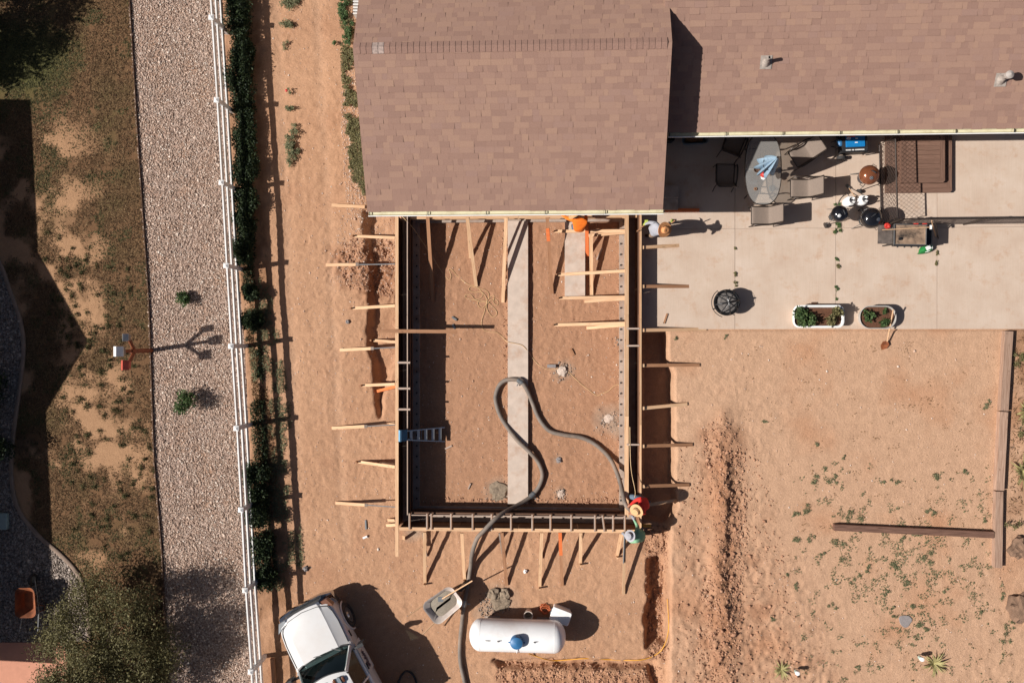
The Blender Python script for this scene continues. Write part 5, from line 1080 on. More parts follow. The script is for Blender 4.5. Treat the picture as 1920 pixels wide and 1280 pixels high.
MB().tube([(0, -hb*.64, .42), (0, hb*.64, .42)], .012, 6).build('stretcher', M_['frame'], gt_); MB().tube([(-ha*.9, 0, .708), (ha*.9, 0, .708)], .006, 5).build('glass_seam', M_['white_metal'], gt_)
pu = P(1457, 296, 2.72); um = thing('parasol', 'closed pale blue parasol standing through the glass table', 'parasol', (pu.x, pu.y, ZP))
MB().tube([(0, 0, .01), (0, 0, 2.42)], .02, 10).build('pole', M_['frame'], um); MB().lathe([(.24, 0), (.24, .04), (.1, .09), (.04, .2), (.03, .3)], (0, 0, 0), 24).build('base', M_['frame'], um, smooth=40)
rg = []
for z, r, am in ((2.38, .03, .0), (2.25, .06, .015), (1.9, .13, .045), (1.5, .19, .08), (1.15, .235, .11), (1.12, .2, .10), (1.3, .12, .06)): rg.append([((r+am*math.cos(8*a_))*math.cos(a_), (r+am*math.cos(8*a_))*math.sin(a_), z) for a_ in [2*math.pi*k/64 for k in range(64)]])
MB().loft(rg).build('canopy', M_['bluefab'], um, smooth=60); MB().lathe([(.02, 2.38), (.03, 2.42), (0, 2.47)], (0, 0, 0), 12).build('finial', M_['plasticblk'], um); MB().tube([(.19*math.cos(k*.52), .19*math.sin(k*.52), 1.62) for k in range(12)], .01, 5, closed=True).build('tie', M_['frame'], um)
def onglass(px, py, z=0): p = P(px, py, TZp+.05); return Vector((p.x, p.y, TZp+.004))
p = onglass(1419, 318); o = MB().lathe([(.05, 0), (.085, .05), (.09, .055), (.08, .055), (.045, .01)], (0, 0, 0), 20).build('bowl', M_['boot'], None, Matrix.Translation(p), smooth=40); tag(o, 'small dark round bowl on the glass table beside the parasol', 'bowl')
p = onglass(1432, 327); cp_ = thing('cap', 'red and white cap lying on the glass table under the parasol', 'cap', p); MB().lathe([(.09, 0), (.088, .05), (.05, .10), (0, .11)], (0, 0, 0), 16).build('crown', M_['redp'], cp_, smooth=50); MB().loft([[(x*.08, -.06-.10*y, z) for x, y in ((-1, 0), (-.8, .7), (0, 1), (.8, .7), (1, 0))] for z in (0, .012)]).build('brim', M_['white_metal'], cp_)
p = onglass(1417, 354); o = MB().tube([(.035*math.cos(k*.4), .035*math.sin(k*.4), .02) for k in range(16)], .014, 6, closed=True).build('tape_roll', M_['pine_dark'], None, Matrix.Translation(p)); tag(o, 'small brown ring of tape on the glass table', 'tape')
p = P(1449, 352, ZP+.1); o = MB().lathe([(.10, 0), (.10, .03), (.03, .06), (0, .06)], (0, 0, 0), 16).build('ashtray', M_['graybin'], None, Matrix.Translation((p.x, p.y, ZP)), smooth=40); tag(o, 'small grey round dish on the slab under the glass table', 'dish')
# grey bin with logs, grey step, dark crate in the shade
p = P(1303, 254, ZP+.3); bn = thing('log_bin', 'grey plastic tub holding two split logs in the garage shade', 'tub', (p.x, p.y, ZP), .03)
MB().loft([[(x*s, y*s, z) for x, y in rrect(-.38, .38, -.25, .25, .08)] for s, z in ((.86, 0), (1, .30), (1.04, .30), (1.04, .325), (.97, .325), (.83, .02))]).build('tub_body', M_['graybin'], bn, smooth=40)
for y in (-.09, .10): o = MB().lathe([(.06, -.26), (.07, -.1), (.065, .26)], (0, y, .10), 9, Matrix.Rotation(math.pi/2, 3, 'Y')).build('split_log', M_['logwood'], None, W[bn]); tag(o, 'brown split log in the grey tub, ' + ('beside its garden-side wall' if y < 0 else 'beside its house-side wall'), 'log')
p = P(1257, 371, ZP+.2); o = thing('entry_step', 'two-tread grey concrete step against the garage side wall in shade', 'step', (p.x, p.y, ZP)); MB().box((0, .17, .15), (.46, .38, .30)).build('tread', M_['concdark'], o); MB().box((0, -.19, .085), (.46, .335, .17)).build('tread', M_['concdark'], o)
p = P(1254, 252, ZP+.3); o = thing('dark_crate', 'black plastic crate against the garage wall by the log tub', 'crate', (p.x, p.y, ZP)); MB().loft([[(x*s, y*s, z) for x, y in rrect(-.16, .16, -.22, .22, .03)] for s, z in ((.9, 0), (1, .4), (.93, .4), (.84, .02))]).build('crate_body', M_['plasticblk'], o); MB().box((0, .0, .03), (.24, .3, .02)).build('crate_floor', M_['plasticblk'], o)
# ------------------------------------------------------------------ generator
p = P(1599, 272, ZP+.35); gn = thing('generator', 'blue and black portable generator on wheels under the eave', 'generator', (p.x, p.y, ZP), .03)
MB().loft([[(x, y, z) for x, y in rrect(-.36, .36, -.24, .28, .05)] for z in (.14, .54)]).build('housing', M_['plasticblk'], gn, smooth=40)
tp2 = MB().loft([[(x*s, y*s+.06, z) for x, y in rrect(-.28, .28, -.17, .16, .02)] for s, z in ((1, .54), (.97, .575))]).build('control_panel', M_['bluegen'], gn, smooth=40)
MB().box((-.2, .15, .578), (.12, .07, .006)).build('label_plate', M_['white_metal'], tp2); MB().box((.02, .02, .578), (.08, .03, .006)).build('label_plate', M_['white_metal'], tp2); MB().box((.03, .14, .578), (.07, .03, .006)).build('label_plate', M_['white_metal'], tp2); MB().box((-.13, .20, .578), (.24, .035, .006)).build('red_stripe', M_['redp'], tp2)
lt = MB(); rr = random.Random(2); x = -.27
while x < .27: w_ = rr.uniform(.018, .03); lt.box((x, -.19, .543), (w_*.7, .035, .006)); x += w_ if not (-.17 < x < -.14 or -.06 < x < -.03) else .05
lt.build('lettering', M_['white_metal'], gn)
MB().lathe([(.06, -.1), (.085, -.06), (.085, .06), (.06, .1)], (-.40, .06, .40), 14, Matrix.Rotation(math.pi/2, 3, 'X')).build('fuel_cap_tank', M_['blue'], gn, smooth=40)
for x, y in ((-.28, -.33), (-.28, .34)): 
    wl = MB().lathe([(.07, -.05), (.13, -.05), (.145, 0), (.13, .05), (.07, .05)], (x, y, .145), 20, Matrix.Rotation(math.pi/2, 3, 'X')).build('wheel', M_['rubber'], gn, smooth=40)
for y in (-.2, .22): MB().tube([(.3, y, .14), (.3, y, .0)], .02).build('foot', M_['black'], gn); MB().tube([(-.36, y, .45), (-.62, y*.4, .52), (-.70, y*.3, .50)], .014).build('handle', M_['black'], gn)
for y in (-.26, .30): MB().tube([(-.38, y, .12), (-.38, y, .58), (.38, y, .58), (.38, y, .12)], .016).build('frame_tube', M_['black'], gn)
# ------------------------------------------------------------------ deck steps
dk = thing('deck_step', 'low brown two-tier plank step against the house behind the chain-link gate', 'step', (P(1725, 300, ZP).x, P(1725, 300, ZP).y, ZP))
def tier(px0, px1, py1, z0, z1, ytop, nb, rnd):
    a_ = P(px0, py1, z1); b_ = P(px1, py1, z1); x0, x1, y0 = a_.x, b_.x, a_.y; bw = .14
    MB().prism([(x0+.02, y0+.02), (x1-.02, y0+.02), (x1-.02, ytop), (x0+.02, ytop)], z0, z1-.03).build('riser', M_['brownplastic'], dk, M=I4)
    board(((x0+bw/2), y0+bw, z1-.015), (x0+bw/2, ytop, z1-.015), M_['brownplastic'], dk, bw-.006, .03, 'border_plank'); board((x1-bw/2, y0+bw, z1-.015), (x1-bw/2, ytop, z1-.015), M_['brownplastic'], dk, bw-.006, .03, 'border_plank')
    pl = [(x0, y0+bw), (x0, y0+.06), (x0+.06, y0), (x1-.06, y0), (x1, y0+.06), (x1, y0+bw)]; MB().prism(pl, z1-.03, z1-.001).build('border_plank', M_['brownplastic'], dk, M=I4)
    n = max(1, round((ytop-y0-bw)/.14)); h_ = (ytop-y0-bw)/n
    for i in range(n): board((x0+bw+.004, y0+bw+h_*(i+.5), z1-.018), (x1-bw-.004, y0+bw+h_*(i+.5), z1-.018), M_['brownplastic'], dk, h_-.007, .03, 'plank')
tier(1662, 1785, 362, ZP, ZP+.17, mwy-.05, 8, 0); tier(1690, 1772, 343, ZP+.172, ZP+.34, mwy-.05, 8, 0)
# ------------------------------------------------------------------ chain-link fence and open gate
def chain(parent, a, b, h, z0, s=.13, r=.0045):
    a = Vector(a); b = Vector(b); l = (b-a).length; d = (b-a).normalized(); m = MB()
    for sg in (1, -1):
        k = -h
        while k < l+h:
            u0, u1 = (k, k+h) if sg > 0 else (k+h, k); z_0, z_1 = 0, h
            # clip to 0..l
            pts = []
            ua, za, ub, zb = u0, 0.0, u1, h
            def clip(u, z, u2, z2):
                if u < 0: t_ = (0-u)/(u2-u); return 0, z+(z2-z)*t_
                if u > l: t_ = (l-u)/(u2-u); return l, z+(z2-z)*t_
                return u, z
            if not ((ua < 0 and ub < 0) or (ua > l and ub > l)):
                c0 = clip(ua, za, ub, zb); c1 = clip(ub, zb, ua, za)
                if abs(c0[0]-c1[0]) > .01: m.tube([a+d*c0[0]+Vector((0, 0, z0+c0[1])), a+d*c1[0]+Vector((0, 0, z0+c1[1]))], r, 3, caps=False)
            k += s
    o = m.build('chain_mesh', M_['meshwire'], parent, M=I4); return o
M_['meshwire'] = simple('bronze_wire', S(92, 78, 70), .6, .3, var=.1)
hp0 = P(1683, 411, ZP+1.2); hp1 = P(1679, 254, ZP+1.2); hp2 = hp0+Vector((7.2, .02, 0)); 
cf = thing('chain_link_fence', 'low chain-link fence standing on the patio behind the griddle', 'fence', (hp0.x, hp0.y, ZP))
A_ = Vector((hp0.x+.12, hp0.y, 0)); B_ = Vector((hp2.x, hp2.y, 0)); chain(cf, A_, B_, 1.15, ZP+.03)
for i in range(4): q = A_.lerp(B_, i/3); MB().tube([(q.x, q.y, ZP), (q.x, q.y, ZP+1.24)], .03, 10).build('post', M_['frame'], cf, M=I4)
MB().tube([A_+Vector((0, 0, ZP+1.2)), B_+Vector((0, 0, ZP+1.2))], .022, 8).build('top_rail', M_['frame'], cf, M=I4)
q = A_.lerp(B_, .2); MB().tube([A_+Vector((1.05, -.02, ZP+.95)), A_+Vector((1.6, -.42, ZP+.02))], .018, 6).build('brace_rail', M_['frame'], cf, M=I4)
cg = thing('chain_link_gate', 'open chain-link gate swung across to the house in front of the deck step', 'gate', (hp0.x, hp0.y, ZP))
A2 = Vector((hp0.x, hp0.y+.06, 0)); B2 = Vector((hp1.x, hp1.y, 0)); chain(cg, A2, B2, 1.08, ZP+.09)
MB().tube([A2+Vector((0, 0, ZP+.07)), A2+Vector((0, 0, ZP+1.2)), B2+Vector((0, 0, ZP+1.2)), B2+Vector((0, 0, ZP+.07))], .022, 8, closed=True).build('gate_frame', M_['frame'], cg, M=I4)
for z in (.25, 1.0): MB().box((hp0.x+.06, hp0.y+.02, ZP+z), (.14, .05, .05)).build('hinge', M_['frame'], cg, M=I4)
# ------------------------------------------------------------------ kettle grills
def kettle(px, py, r, mt, label, hr=.3, zr_=.78):
    p = P(px, py, ZP+zr_+.1); k = r/.285; t_ = thing('kettle_grill', label, 'grill', (p.x, p.y, ZP), hr)
    MB().lathe([(.05*k, zr_-.27*k), (.17*k, zr_-.23*k), (.255*k, zr_-.12*k), (.285*k, zr_-.005), (.272*k, zr_-.005), (.24*k, zr_-.11*k)], (0, 0, 0), 36).build('bowl', M_['enamel'] if mt != M_['copper'] else mt, t_, smooth=40)
    ld_ = MB().lathe([(.29*k, zr_), (.292*k, zr_+.015), (.272*k, zr_+.10*k), (.22*k, zr_+.175*k), (.14*k, zr_+.222*k), (.06*k, zr_+.24*k), (0, zr_+.243*k)], (0, 0, 0), 40).build('lid', mt, t_, smooth=50)
    zt = zr_+.24*k
    MB().tube([(.05, -.07, zt-.01), (.05, -.07, zt+.05), (.05, .07, zt+.05), (.05, .07, zt-.01)], .013, 8).build('lid_handle', M_['plasticblk'], ld_); MB().box((.05, 0, zt+.05), (.03, .1, .012)).build('handle_face', M_['steel'], ld_)
    vx = -.12*k; vz = zr_+.228*k; Mv = Matrix.Rotation(-.42, 3, 'Y'); vt = MB().lathe([(.05, 0), (.05, .012), (0, .014)], (vx, -.05, vz), 18, Mv).build('vent', M_['alu'], ld_)
    for j in range(4): a_ = j*math.pi/2+.6; MB().lathe([(.012, .012), (.012, .017), (0, .018)], Vector((vx, -.05, vz))+Mv @ Vector((.028*math.cos(a_), .028*math.sin(a_), 0)), 8, Mv).build('vent_hole', M_['black'], vt)
    for j, a_ in enumerate((math.radians(90), math.radians(210), math.radians(330))):
        c_, s_ = math.cos(a_), math.sin(a_); MB().tube([(c_*.20*k, s_*.20*k, zr_-.18*k), (c_*.33*k, s_*.33*k, .03)], .013, 8).build('leg', M_['alu'], t_)
    for j, a_ in enumerate((210, 330)): a_ = math.radians(a_); MB().lathe([(.03, -.02), (.085, -.02), (.09, 0), (.085, .02), (.03, .02)], (math.cos(a_)*.35*k, math.sin(a_)*.35*k, .09), 16, Matrix.Rotation(math.pi/2, 3, 'Y')).build('wheel', M_['rubber'], t_)
    MB().lathe([(.02, .26), (.15*k, .27), (.17*k, .31), (.16*k, .31), (.02, .28)], (0, 0, 0), 24).build('ash_catcher', M_['alu'], t_, smooth=40)
    for s in (-1, 1): MB().tube([(s*.27*k, -.06, zr_-.06), (s*.36*k, -.06, zr_-.06), (s*.36*k, .06, zr_-.06), (s*.27*k, .06, zr_-.06)], .01, 6).build('side_handle', M_['black'], t_)
    return t_
kettle(1632, 327, .285, M_['copper'], 'copper-coloured kettle grill near the open gate', 1.0); kettle(1576.5, 400, .245, M_['enamel'], 'smaller black kettle grill standing over weeds beside the propane cylinders', .4); kettle(1635.5, 408, .305, M_['enamel'], 'larger black kettle grill next to the griddle', 2.2)
for px, py, lb in ((1596, 376, 'white propane cylinder with a shovel leaning on it'), (1620, 374, 'white propane cylinder beside the open gate and larger black grill')):
    p = P(px, py, ZP+.4); t_ = thing('propane_cylinder', lb, 'gas cylinder', (p.x, p.y, ZP))
    MB().lathe([(.13, .0), (.15, .05), (.157, .1), (.157, .30), (.14, .36), (.09, .40), (.04, .415), (0, .415)], (0, 0, 0), 28).build('cylinder_shell', M_['white_metal'], t_, smooth=50)
    m = MB(); m.loft([[(r*math.cos(a_), r*math.sin(a_), z) for a_ in [math.radians(30+k*15) for k in range(21)]] for r, z in ((.095, .39), (.10, .50), (.092, .50), (.088, .39))], closed=False, caps=False).build('collar', M_['white_metal'], t_); v_ = MB().lathe([(.025, .41), (.022, .47), (0, .475)], (0, 0, 0), 12).build('valve', M_['chrome'], t_); MB().lathe([(.03, .475), (.03, .49), (0, .49)], (0, 0, 0), 10).build('valve_knob', M_['black'], v_); MB().lathe([(.11, -.0), (.11, .03)], (0, 0, 0), 20).build('foot_ring', M_['white_metal'], t_)
cord('gas_hose', [P(1596, 376, ZP+.48), P(1588, 362, ZP+.2), P(1580, 368, ZP+.03), P(1573, 378, ZP+.02), P(1571, 390, ZP+.05), P(1574, 396, ZP+.4)], .01, M_['rubber'], 'thin black gas hose curving from a propane cylinder to the smaller black grill', 'hose')
s_ = thing('garden_spade', 'small spade leaning on a white propane cylinder', 'spade', P(1590, 350, ZP)); MB().tube([P(1603, 369, ZP+.46), P(1592, 353, ZP+.10)], .012).build('handle', M_['pine'], s_, M=I4); a_, b_ = P(1592, 353, ZP+.10), P(1587, 346, ZP+.015); board(a_, b_, M_['steel'], s_, .09, .012, 'blade')
# ------------------------------------------------------------------ griddle
zg = ZP+.88; g0_ = P(1677, 458, zg); g1_ = P(1735, 422, zg); gd = thing('griddle_station', 'greasy flat-top griddle on a wheeled stand with side shelves', 'griddle', ((g0_.x+g1_.x)/2, (g0_.y+g1_.y)/2, ZP), -.02)
gw, gh = g1_.x-g0_.x, g1_.y-g0_.y
MB().box((0, 0, .86), (gw, gh, .04)).build('cook_top', M_['griddle'], gd); 
m = MB(); m.box((0, gh/2+.012, .90), (gw+.04, .018, .10)).box((gw/2+.011, 0, .885), (.018, gh, .07)).box((-gw/2-.011, 0, .885), (.018, gh, .07)).box((0, -gh/2-.012, .875), (gw+.04, .018, .04)).build('splash_guard', M_['steel'], gd)
MB().box((-gw/2-.25, .0, .84), (.42, gh*.98, .03)).build('side_shelf', simple('stained_shelf', S(120, 108, 100), .6, .2, var=.3, dirt=(S(60, 56, 54), .8)), gd); MB().box((gw/2+.17, -.02, .70), (.24, gh*.9, .025)).build('side_shelf', M_['black'], gd)
MB().box((0, 0, .30), (gw*.95, gh*.85, .02)).build('bottom_shelf', M_['black'], gd); MB().box((0, -gh/2-.03, .77), (gw, .05, .14)).build('control_panel', M_['black'], gd)
for x in (-.3, -.1, .1, .3): MB().lathe([(.025, 0), (.022, .035), (0, .036)], (x, -gh/2-.055, .77), 12, Matrix.Rotation(math.pi/2, 3, 'X')).build('knob', M_['plasticblk'], gd)
for sx in (-1, 1):
    for sy in (-1, 1): lg = MB().tube([(sx*gw*.46, sy*gh*.42, .84), (sx*gw*.46, sy*gh*.42, .06)], .02).build('leg', M_['black'], gd); MB().lathe([(.02, -.015), (.04, -.015), (.04, .015), (.02, .015)], (sx*gw*.46, sy*gh*.42, .04), 12, Matrix.Rotation(math.pi/2, 3, 'X')).build('caster', M_['rubber'], lg)
def ong(px, py, dz=.0): p = P(px, py, zg); return Vector((p.x, p.y, ZP+.88+dz))
o = board(ong(1652, 432, .085), ong(1742, 427, .11), M_['pine'], None, .022, .022, 'long_brush'); o.name = 'grill_brush'; tag(o, 'long thin pole with a white brush head lying across the griddle', 'brush'); MB().box(ong(1742, 427, .11), (.05, .12, .04)).build('brush_head', M_['white_metal'], o, M=I4)
o = chunk(1663, 424, .085, M_['redp'], 'crumpled red cloth on the stained griddle side shelf', 'cloth', .7, 31, name='red_cloth'); o.matrix_basis = Matrix.Translation(ong(1663, 424, .03)); W[o] = o.matrix_basis.copy()
for px, lb in ((1715, 'red striped packet on the rear guard of the griddle, by the brush pole'), (1731, 'red striped packet on the rear corner of the griddle, by the dark shelf')): o = MB().box((0, 0, 0), (.12, .03, .04)).build('red_packet', M_['redp'], None, Matrix.Translation(ong(px, 420.5, .085)) ); tag(o, lb, 'packet')
o = MB().lathe([(.045, 0), (.045, .05), (0, .05)], (0, 0, 0), 14).build('grease_cup', M_['black'], None, Matrix.Translation(ong(1687, 448, .002))); tag(o, 'small black cup on the stained griddle top', 'cup')
o = board(P(1747, 414, ZP+1.0), P(1755, 444, ZP+.03), M_['pine'], None, .03, .03, 'broom_handle'); tag(o, 'thin wooden handle leaning on the chain-link fence beside the griddle', 'handle')
p = P(1736, 466, ZP+.1); sk_ = thing('green_sack', 'green plastic sack with a white label slumped by the griddle', 'sack', (p.x, p.y, ZP), math.radians(28))
rg = []
for z, s in ((.01, .80), (.05, 1), (.11, 1.0), (.17, .8), (.20, .4)): rg.append([(s*x*(1-.25*(y > 0))*(1 if x < 0 else .8)+.01*math.sin(9*y), s*y*(.55+.45*(x+.30)/.55), z+.012*math.sin(14*x+5*y)) for x, y in [(.30*math.cos(a_), .17*math.sin(a_)) for a_ in [2*math.pi*k/24 for k in range(24)]]])
sb = MB().loft(rg).build('sack_body', M_['greenbag'], sk_, smooth=60); MB().box((.03, .0, .207), (.16, .12, .01), Matrix.Rotation(.1, 3, 'Y')).build('white_label', M_['white_metal'], sb); MB().tube([(-.1, -.08, .16), (0, -.1, .18), (.14, -.08, .17), (.19, .02, .16)], .012, 5).build('white_stripe', M_['white_metal'], sb)
# ------------------------------------------------------------------ fire pit
p = P(1363, 567, ZP+.45); fpz = thing('fire_pit', 'round black fire pit with a mesh spark dome on the patio', 'fire pit', (p.x, p.y, ZP))
MB().lathe([(.05, .2), (.22, .25), (.33, .36), (.375, .43), (.40, .43), (.40, .45), (.36, .45), (.30, .37), (.05, .23)], (0, 0, 0), 36).build('fire_bowl', M_['black'], fpz, smooth=50)
for k in range(4): a_ = k*math.pi/2+.5; MB().tube([(.3*math.cos(a_), .3*math.sin(a_), .36), (.38*math.cos(a_), .38*math.sin(a_), .01)], .018).build('leg', M_['black'], fpz)
dmz = lambda t_: (.37*math.cos(t_), .455+.24*math.sin(t_))
for k in range(8): a_ = k*math.pi/4+.2; MB().tube([(dmz(t_)[0]*math.cos(a_), dmz(t_)[0]*math.sin(a_), dmz(t_)[1]) for t_ in [j*math.pi/12 for j in range(7)]], .016 if k % 2 else .024, 6).build('dome_rib', M_['black'], fpz)
m = MB()
for t_ in (.45, .9): m.tube([(dmz(t_)[0]*math.cos(a_), dmz(t_)[0]*math.sin(a_), dmz(t_)[1]) for a_ in [k*math.pi/16 for k in range(32)]], .002, 3, closed=True)
for k in range(16): a_ = k*math.pi/8; m.tube([(dmz(t_)[0]*math.cos(a_), dmz(t_)[0]*math.sin(a_), dmz(t_)[1]) for t_ in [j*math.pi/12 for j in range(6)]], .002, 3)
MB().lathe([(.30, .375), (.12, .40), (0, .41)], (0, 0, 0), 20).build('ash', simple('pale_ash', S(120, 114, 110), .95, var=.25, scale=16), fpz)
m.build('spark_mesh', M_['black'], fpz); MB().tube([(.38*math.cos(a_), .38*math.sin(a_), .455) for a_ in [k*math.pi/18 for k in range(36)]], .018, 6, closed=True).build('dome_ring', M_['black'], fpz, smooth=60); MB().tube([(.45*math.cos(a_), .45*math.sin(a_), .40) for a_ in [2.2+k*math.pi/24 for k in range(18)]], .012, 6).build('side_handle', M_['black'], fpz); MB().tube([(-.04, 0, .69), (-.04, 0, .75), (.04, 0, .75), (.04, 0, .69)], .01).build('dome_handle', M_['black'], fpz)
# ------------------------------------------------------------------ planters
def planter(px0, px1, py0, py1, h, rad, mt, label, soil=.06, rim=.03):
    a_ = P(px0, py1, ZP+h); b_ = P(px1, py0, ZP+h); c_ = (a_+b_)/2; hx, hy = (b_.x-a_.x)/2, (b_.y-a_.y)/2; t_ = thing('planter', label, 'planter', (c_.x, c_.y, ZP)); r = rad*hy
    rr_ = lambda e: rrect(-hx+e, hx-e, -hy+e, hy-e, max(.02, r-e), 7)
    MB().loft([[(x, y, z) for x, y in rr_(e)] for e, z in ((.05+rim, 0), (rim, h-.02), (0, h-.02), (-.004, h-.004), (.006, h), (rim-.004, h), (rim+.008, h-.02), (.06+rim, .03))]).build('trough', mt, t_, smooth=40)
    MB().prism(rr_(rim+.022), h-soil-.02, h-soil).build('soil', M_['soil'], t_); return t_, hx, hy, h-soil
pl1 = planter(1487, 1583, 572, 614, .38, .55, M_['white_metal'], 'long white trough planter with two leafy plants at the patio edge', .07, .05); pl2 = planter(1612, 1681, 573, 616, .34, .92, simple('pale_zinc', S(214, 208, 200), .4, .3, var=.06), 'oval pale metal planter with small plants and a shovel across it', .06, .02)
o = MB().box((0, 0, .02), (.16, .06, .04)).build('wooden_bracket', M_['boot'], None, Matrix.Translation(P(1526, 568.5, ZP+.01))); o.name = 'wood_chock'; tag(o, 'small brown wood chock behind the white trough planter', 'chock')
sv = thing('shovel', 'shovel with a long wooden handle propped on the oval planter', 'shovel', PG(1657, 651)); h0 = P(1675, 580, ZP+.52); h1 = PG(1661, 640, .10); MB().tube([h0, h1], .020, 8).build('handle', M_['pine'], sv, M=I4)
h2 = PG(1653, 655, .02); dv = (h2-h1).normalized(); sd3 = dv.cross(Vector((0, 0, 1))).normalized(); MB().add([h1+sd3*.03, h1+dv*.06+sd3*.11, h1+dv*.2+sd3*.10, h2+dv*.02, h1+dv*.2-sd3*.10, h1+dv*.06-sd3*.11, h1-sd3*.03, h1+dv*.13+Vector((0, 0, -.03))], [(0, 1, 7), (1, 2, 7), (2, 3, 7), (3, 4, 7), (4, 5, 7), (5, 6, 7), (6, 0, 7)]).build('blade', M_['rust'], sv, M=I4)
o = board(P(1251, 588, ZP+.02), P(1245, 606, ZP+.02), M_['pine_dark'], None, .05, .03, 'trowel'); tag(o, 'small scraper lying on the patio near the form wall', 'scraper'); MB().box(P(1245, 605, ZP+.02), (.07, .05, .012)).build('blade', M_['steel'], o, M=I4)
# ------------------------------------------------------------------ timbers, lights and stones in the yard
def tim(px0, py0, px1, py1, wd, h, mt, label):
    o = board(PG(px0, py0, h/2-.02), PG(px1, py1, h/2-.02), mt, None, wd, h, 'landscape_timber'); tag(o, label, 'timber')
tim(1886, 621, 1877, 769, .24, .2, M_['timber'], 'weathered timber of the yard edging that butts against the patio'); tim(1876.5, 771, 1869, 917, .24, .2, M_['timber'], 'weathered middle timber of the yard edging, between two others'); tim(1868, 919, 1866, 1061, .22, .2, M_['timber'], 'weathered timber of the yard edging that meets the dark crossing timber')
tim(1561, 986, 1858, 1000, .19, .2, M_['timber_dark'], 'long dark timber lying on the yard, butting against the edging timbers')
for px, py, lb in ((1489, 1253, 'white path light beside a small yucca near the spoil ridge'), (1719, 1227, 'white path light beside the larger yucca in the weedy yard')):
    p = PG(px, py); t_ = thing('path_light', lb, 'path light', p); MB().tube([(0, 0, -.02), (0, 0, .2)], .012).build('stem', M_['black'], t_); MB().lathe([(.05, .16), (.06, .2), (.06, .30), (.055, .34)], (0, 0, 0), 16).build('lens', simple('milky_lens', S(190, 215, 205), .3), t_, smooth=40); MB().lathe([(.07, .335), (.06, .37), (0, .38)], (0, 0, 0), 16).build('cap', M_['white_metal'], t_, smooth=40)
p = PG(1697, 1163); o = MB().loft([[((.19+.02*math.sin(3*a_)+.012*math.cos(5*a_))*s*math.cos(a_), (.19+.02*math.sin(3*a_))*s*math.sin(a_), z) for a_ in [2*math.pi*k/20 for k in range(20)]] for s, z in ((.95, -.02), (1, .015), (.95, .03))]).build('flat_stone', M_['stone'], None, Matrix.Translation(p)); tag(o, 'flat grey stepping stone among the yard weeds', 'stone')
chunk(1911, 1026, .33, M_['rockbrown'], 'rough brown rock beside the end of the timber edging', 'rock', .7, 41, name='rock'); chunk(1912, 1136, .42, M_['rockbrown'], 'big rough brown rock among weeds in the yard corner', 'rock', .6, 42, name='rock')
# ================================================================== plants
def ell(n, c, r, shell=.35, lump=None):
    """points through an uneven crown: c centre, r radii"""
    d = rng.normal(size=(n, 3)); d /= np.linalg.norm(d, axis=1, keepdims=True); k = rng.random(n)**shell
    if lump is not None:
        nn = .72+.5*vnoise(d[:, 0]*3+d[:, 2]*2+lump, d[:, 1]*3+lump*.7, 1.0, 3)
        k = k*nn
    return np.array(c)+d*k[:, None]*np.array(r)
def stems(parent, base, tips, r0, mat, name='stem', bend=.15):
    m = MB()
    for t_ in tips:
        t_ = Vector(t_); b_ = Vector(base); md = b_.lerp(t_, .5)+Vector((random.uniform(-bend, bend), random.uniform(-bend, bend), 0))*(t_-b_).length
        m.tube(smooth_path([b_, md, t_], 3), [r0*(1-.75*i/6) for i in range(7)], 5)
    return m.build(name, mat, parent, M=I4)
def shrub(px, py, rx, ry, h, n, mat, label, cat='shrub', name='shrub', grp=None, size=.07, z0=None, clumps=7, asp=.55):
    p = PG(px, py) if z0 is None else P(px, py, z0); t_ = thing(name, label, cat, p, 0, grp); pts = []
    cc = []
    for i in range(clumps):
        a_ = random.random()*6.28; k = random.random()**.5*.65; cc.append((p.x+rx*k*math.cos(a_), p.y+ry*k*math.sin(a_), p.z+h*random.uniform(.35, .75)))
    for c in cc: pts.append(ell(n//clumps, c, (rx*.5, ry*.5, h*.38), .5))
    pts = np.concatenate(pts); pts[:, 2] = np.maximum(pts[:, 2], p.z+.01)
    leaves(pts, size, mat, 'foliage', t_, asp=asp); stems(t_, p-Vector((0, 0, .02)), cc, .012, M_['trunk']); return t_
G_H = 'dark shrubs of the hedge along the white fence'
for i, (px, py, rx, ry, h) in enumerate([(453, -10, .5, .75, 0.46), (454, 42, .52, .75, 0.50), (456, 95, .48, .75, 0.46), (459, 150, .52, .75, 0.53), (462, 205, .46, .75, 0.43), (465, 260, .42, .75, 0.40), (465, 316, .48, .75, 0.50), (467, 372, .44, .7, 0.43), (464, 425, .46, .65, 0.46)]):
    shrub(px, py, rx, ry, h, 6000, M_['leafdark'], 'dense dark green shrub of the unbroken hedge stretch along the white fence', grp=G_H, size=.07, clumps=18)
for px, py, rx, ry, h, lb in ((462, 470, .35, .45, .6, 'dark shrub where the hedge thins out, facing the first braces'), (475, 553, .28, .3, .45, 'small dark shrub in the thin hedge stretch, on brown litter'), (478, 600, .3, .4, .4, 'low dark shrub in the thin hedge stretch, next to a post shadow'), (487, 888, .42, .5, .7, 'bushy dark shrub, first of the lower hedge stretch after the gap'), (490, 960, .4, .55, .7, 'bushy dark shrub in the middle of the lower hedge stretch'), (491, 925, .36, .5, .6, 'dark shrub squeezed between the two bushiest of the lower hedge stretch'), (500, 1078, .36, .45, .5, 'last low dark shrub of the hedge, past the short weathered post'), (495, 1020, .4, .6, .65, 'bushy dark shrub beside the short weathered post in the hedge bed')): shrub(px, py, rx*1.15, ry*1.15, h, 3600, M_['leafdark'], lb, size=.075, clumps=10)
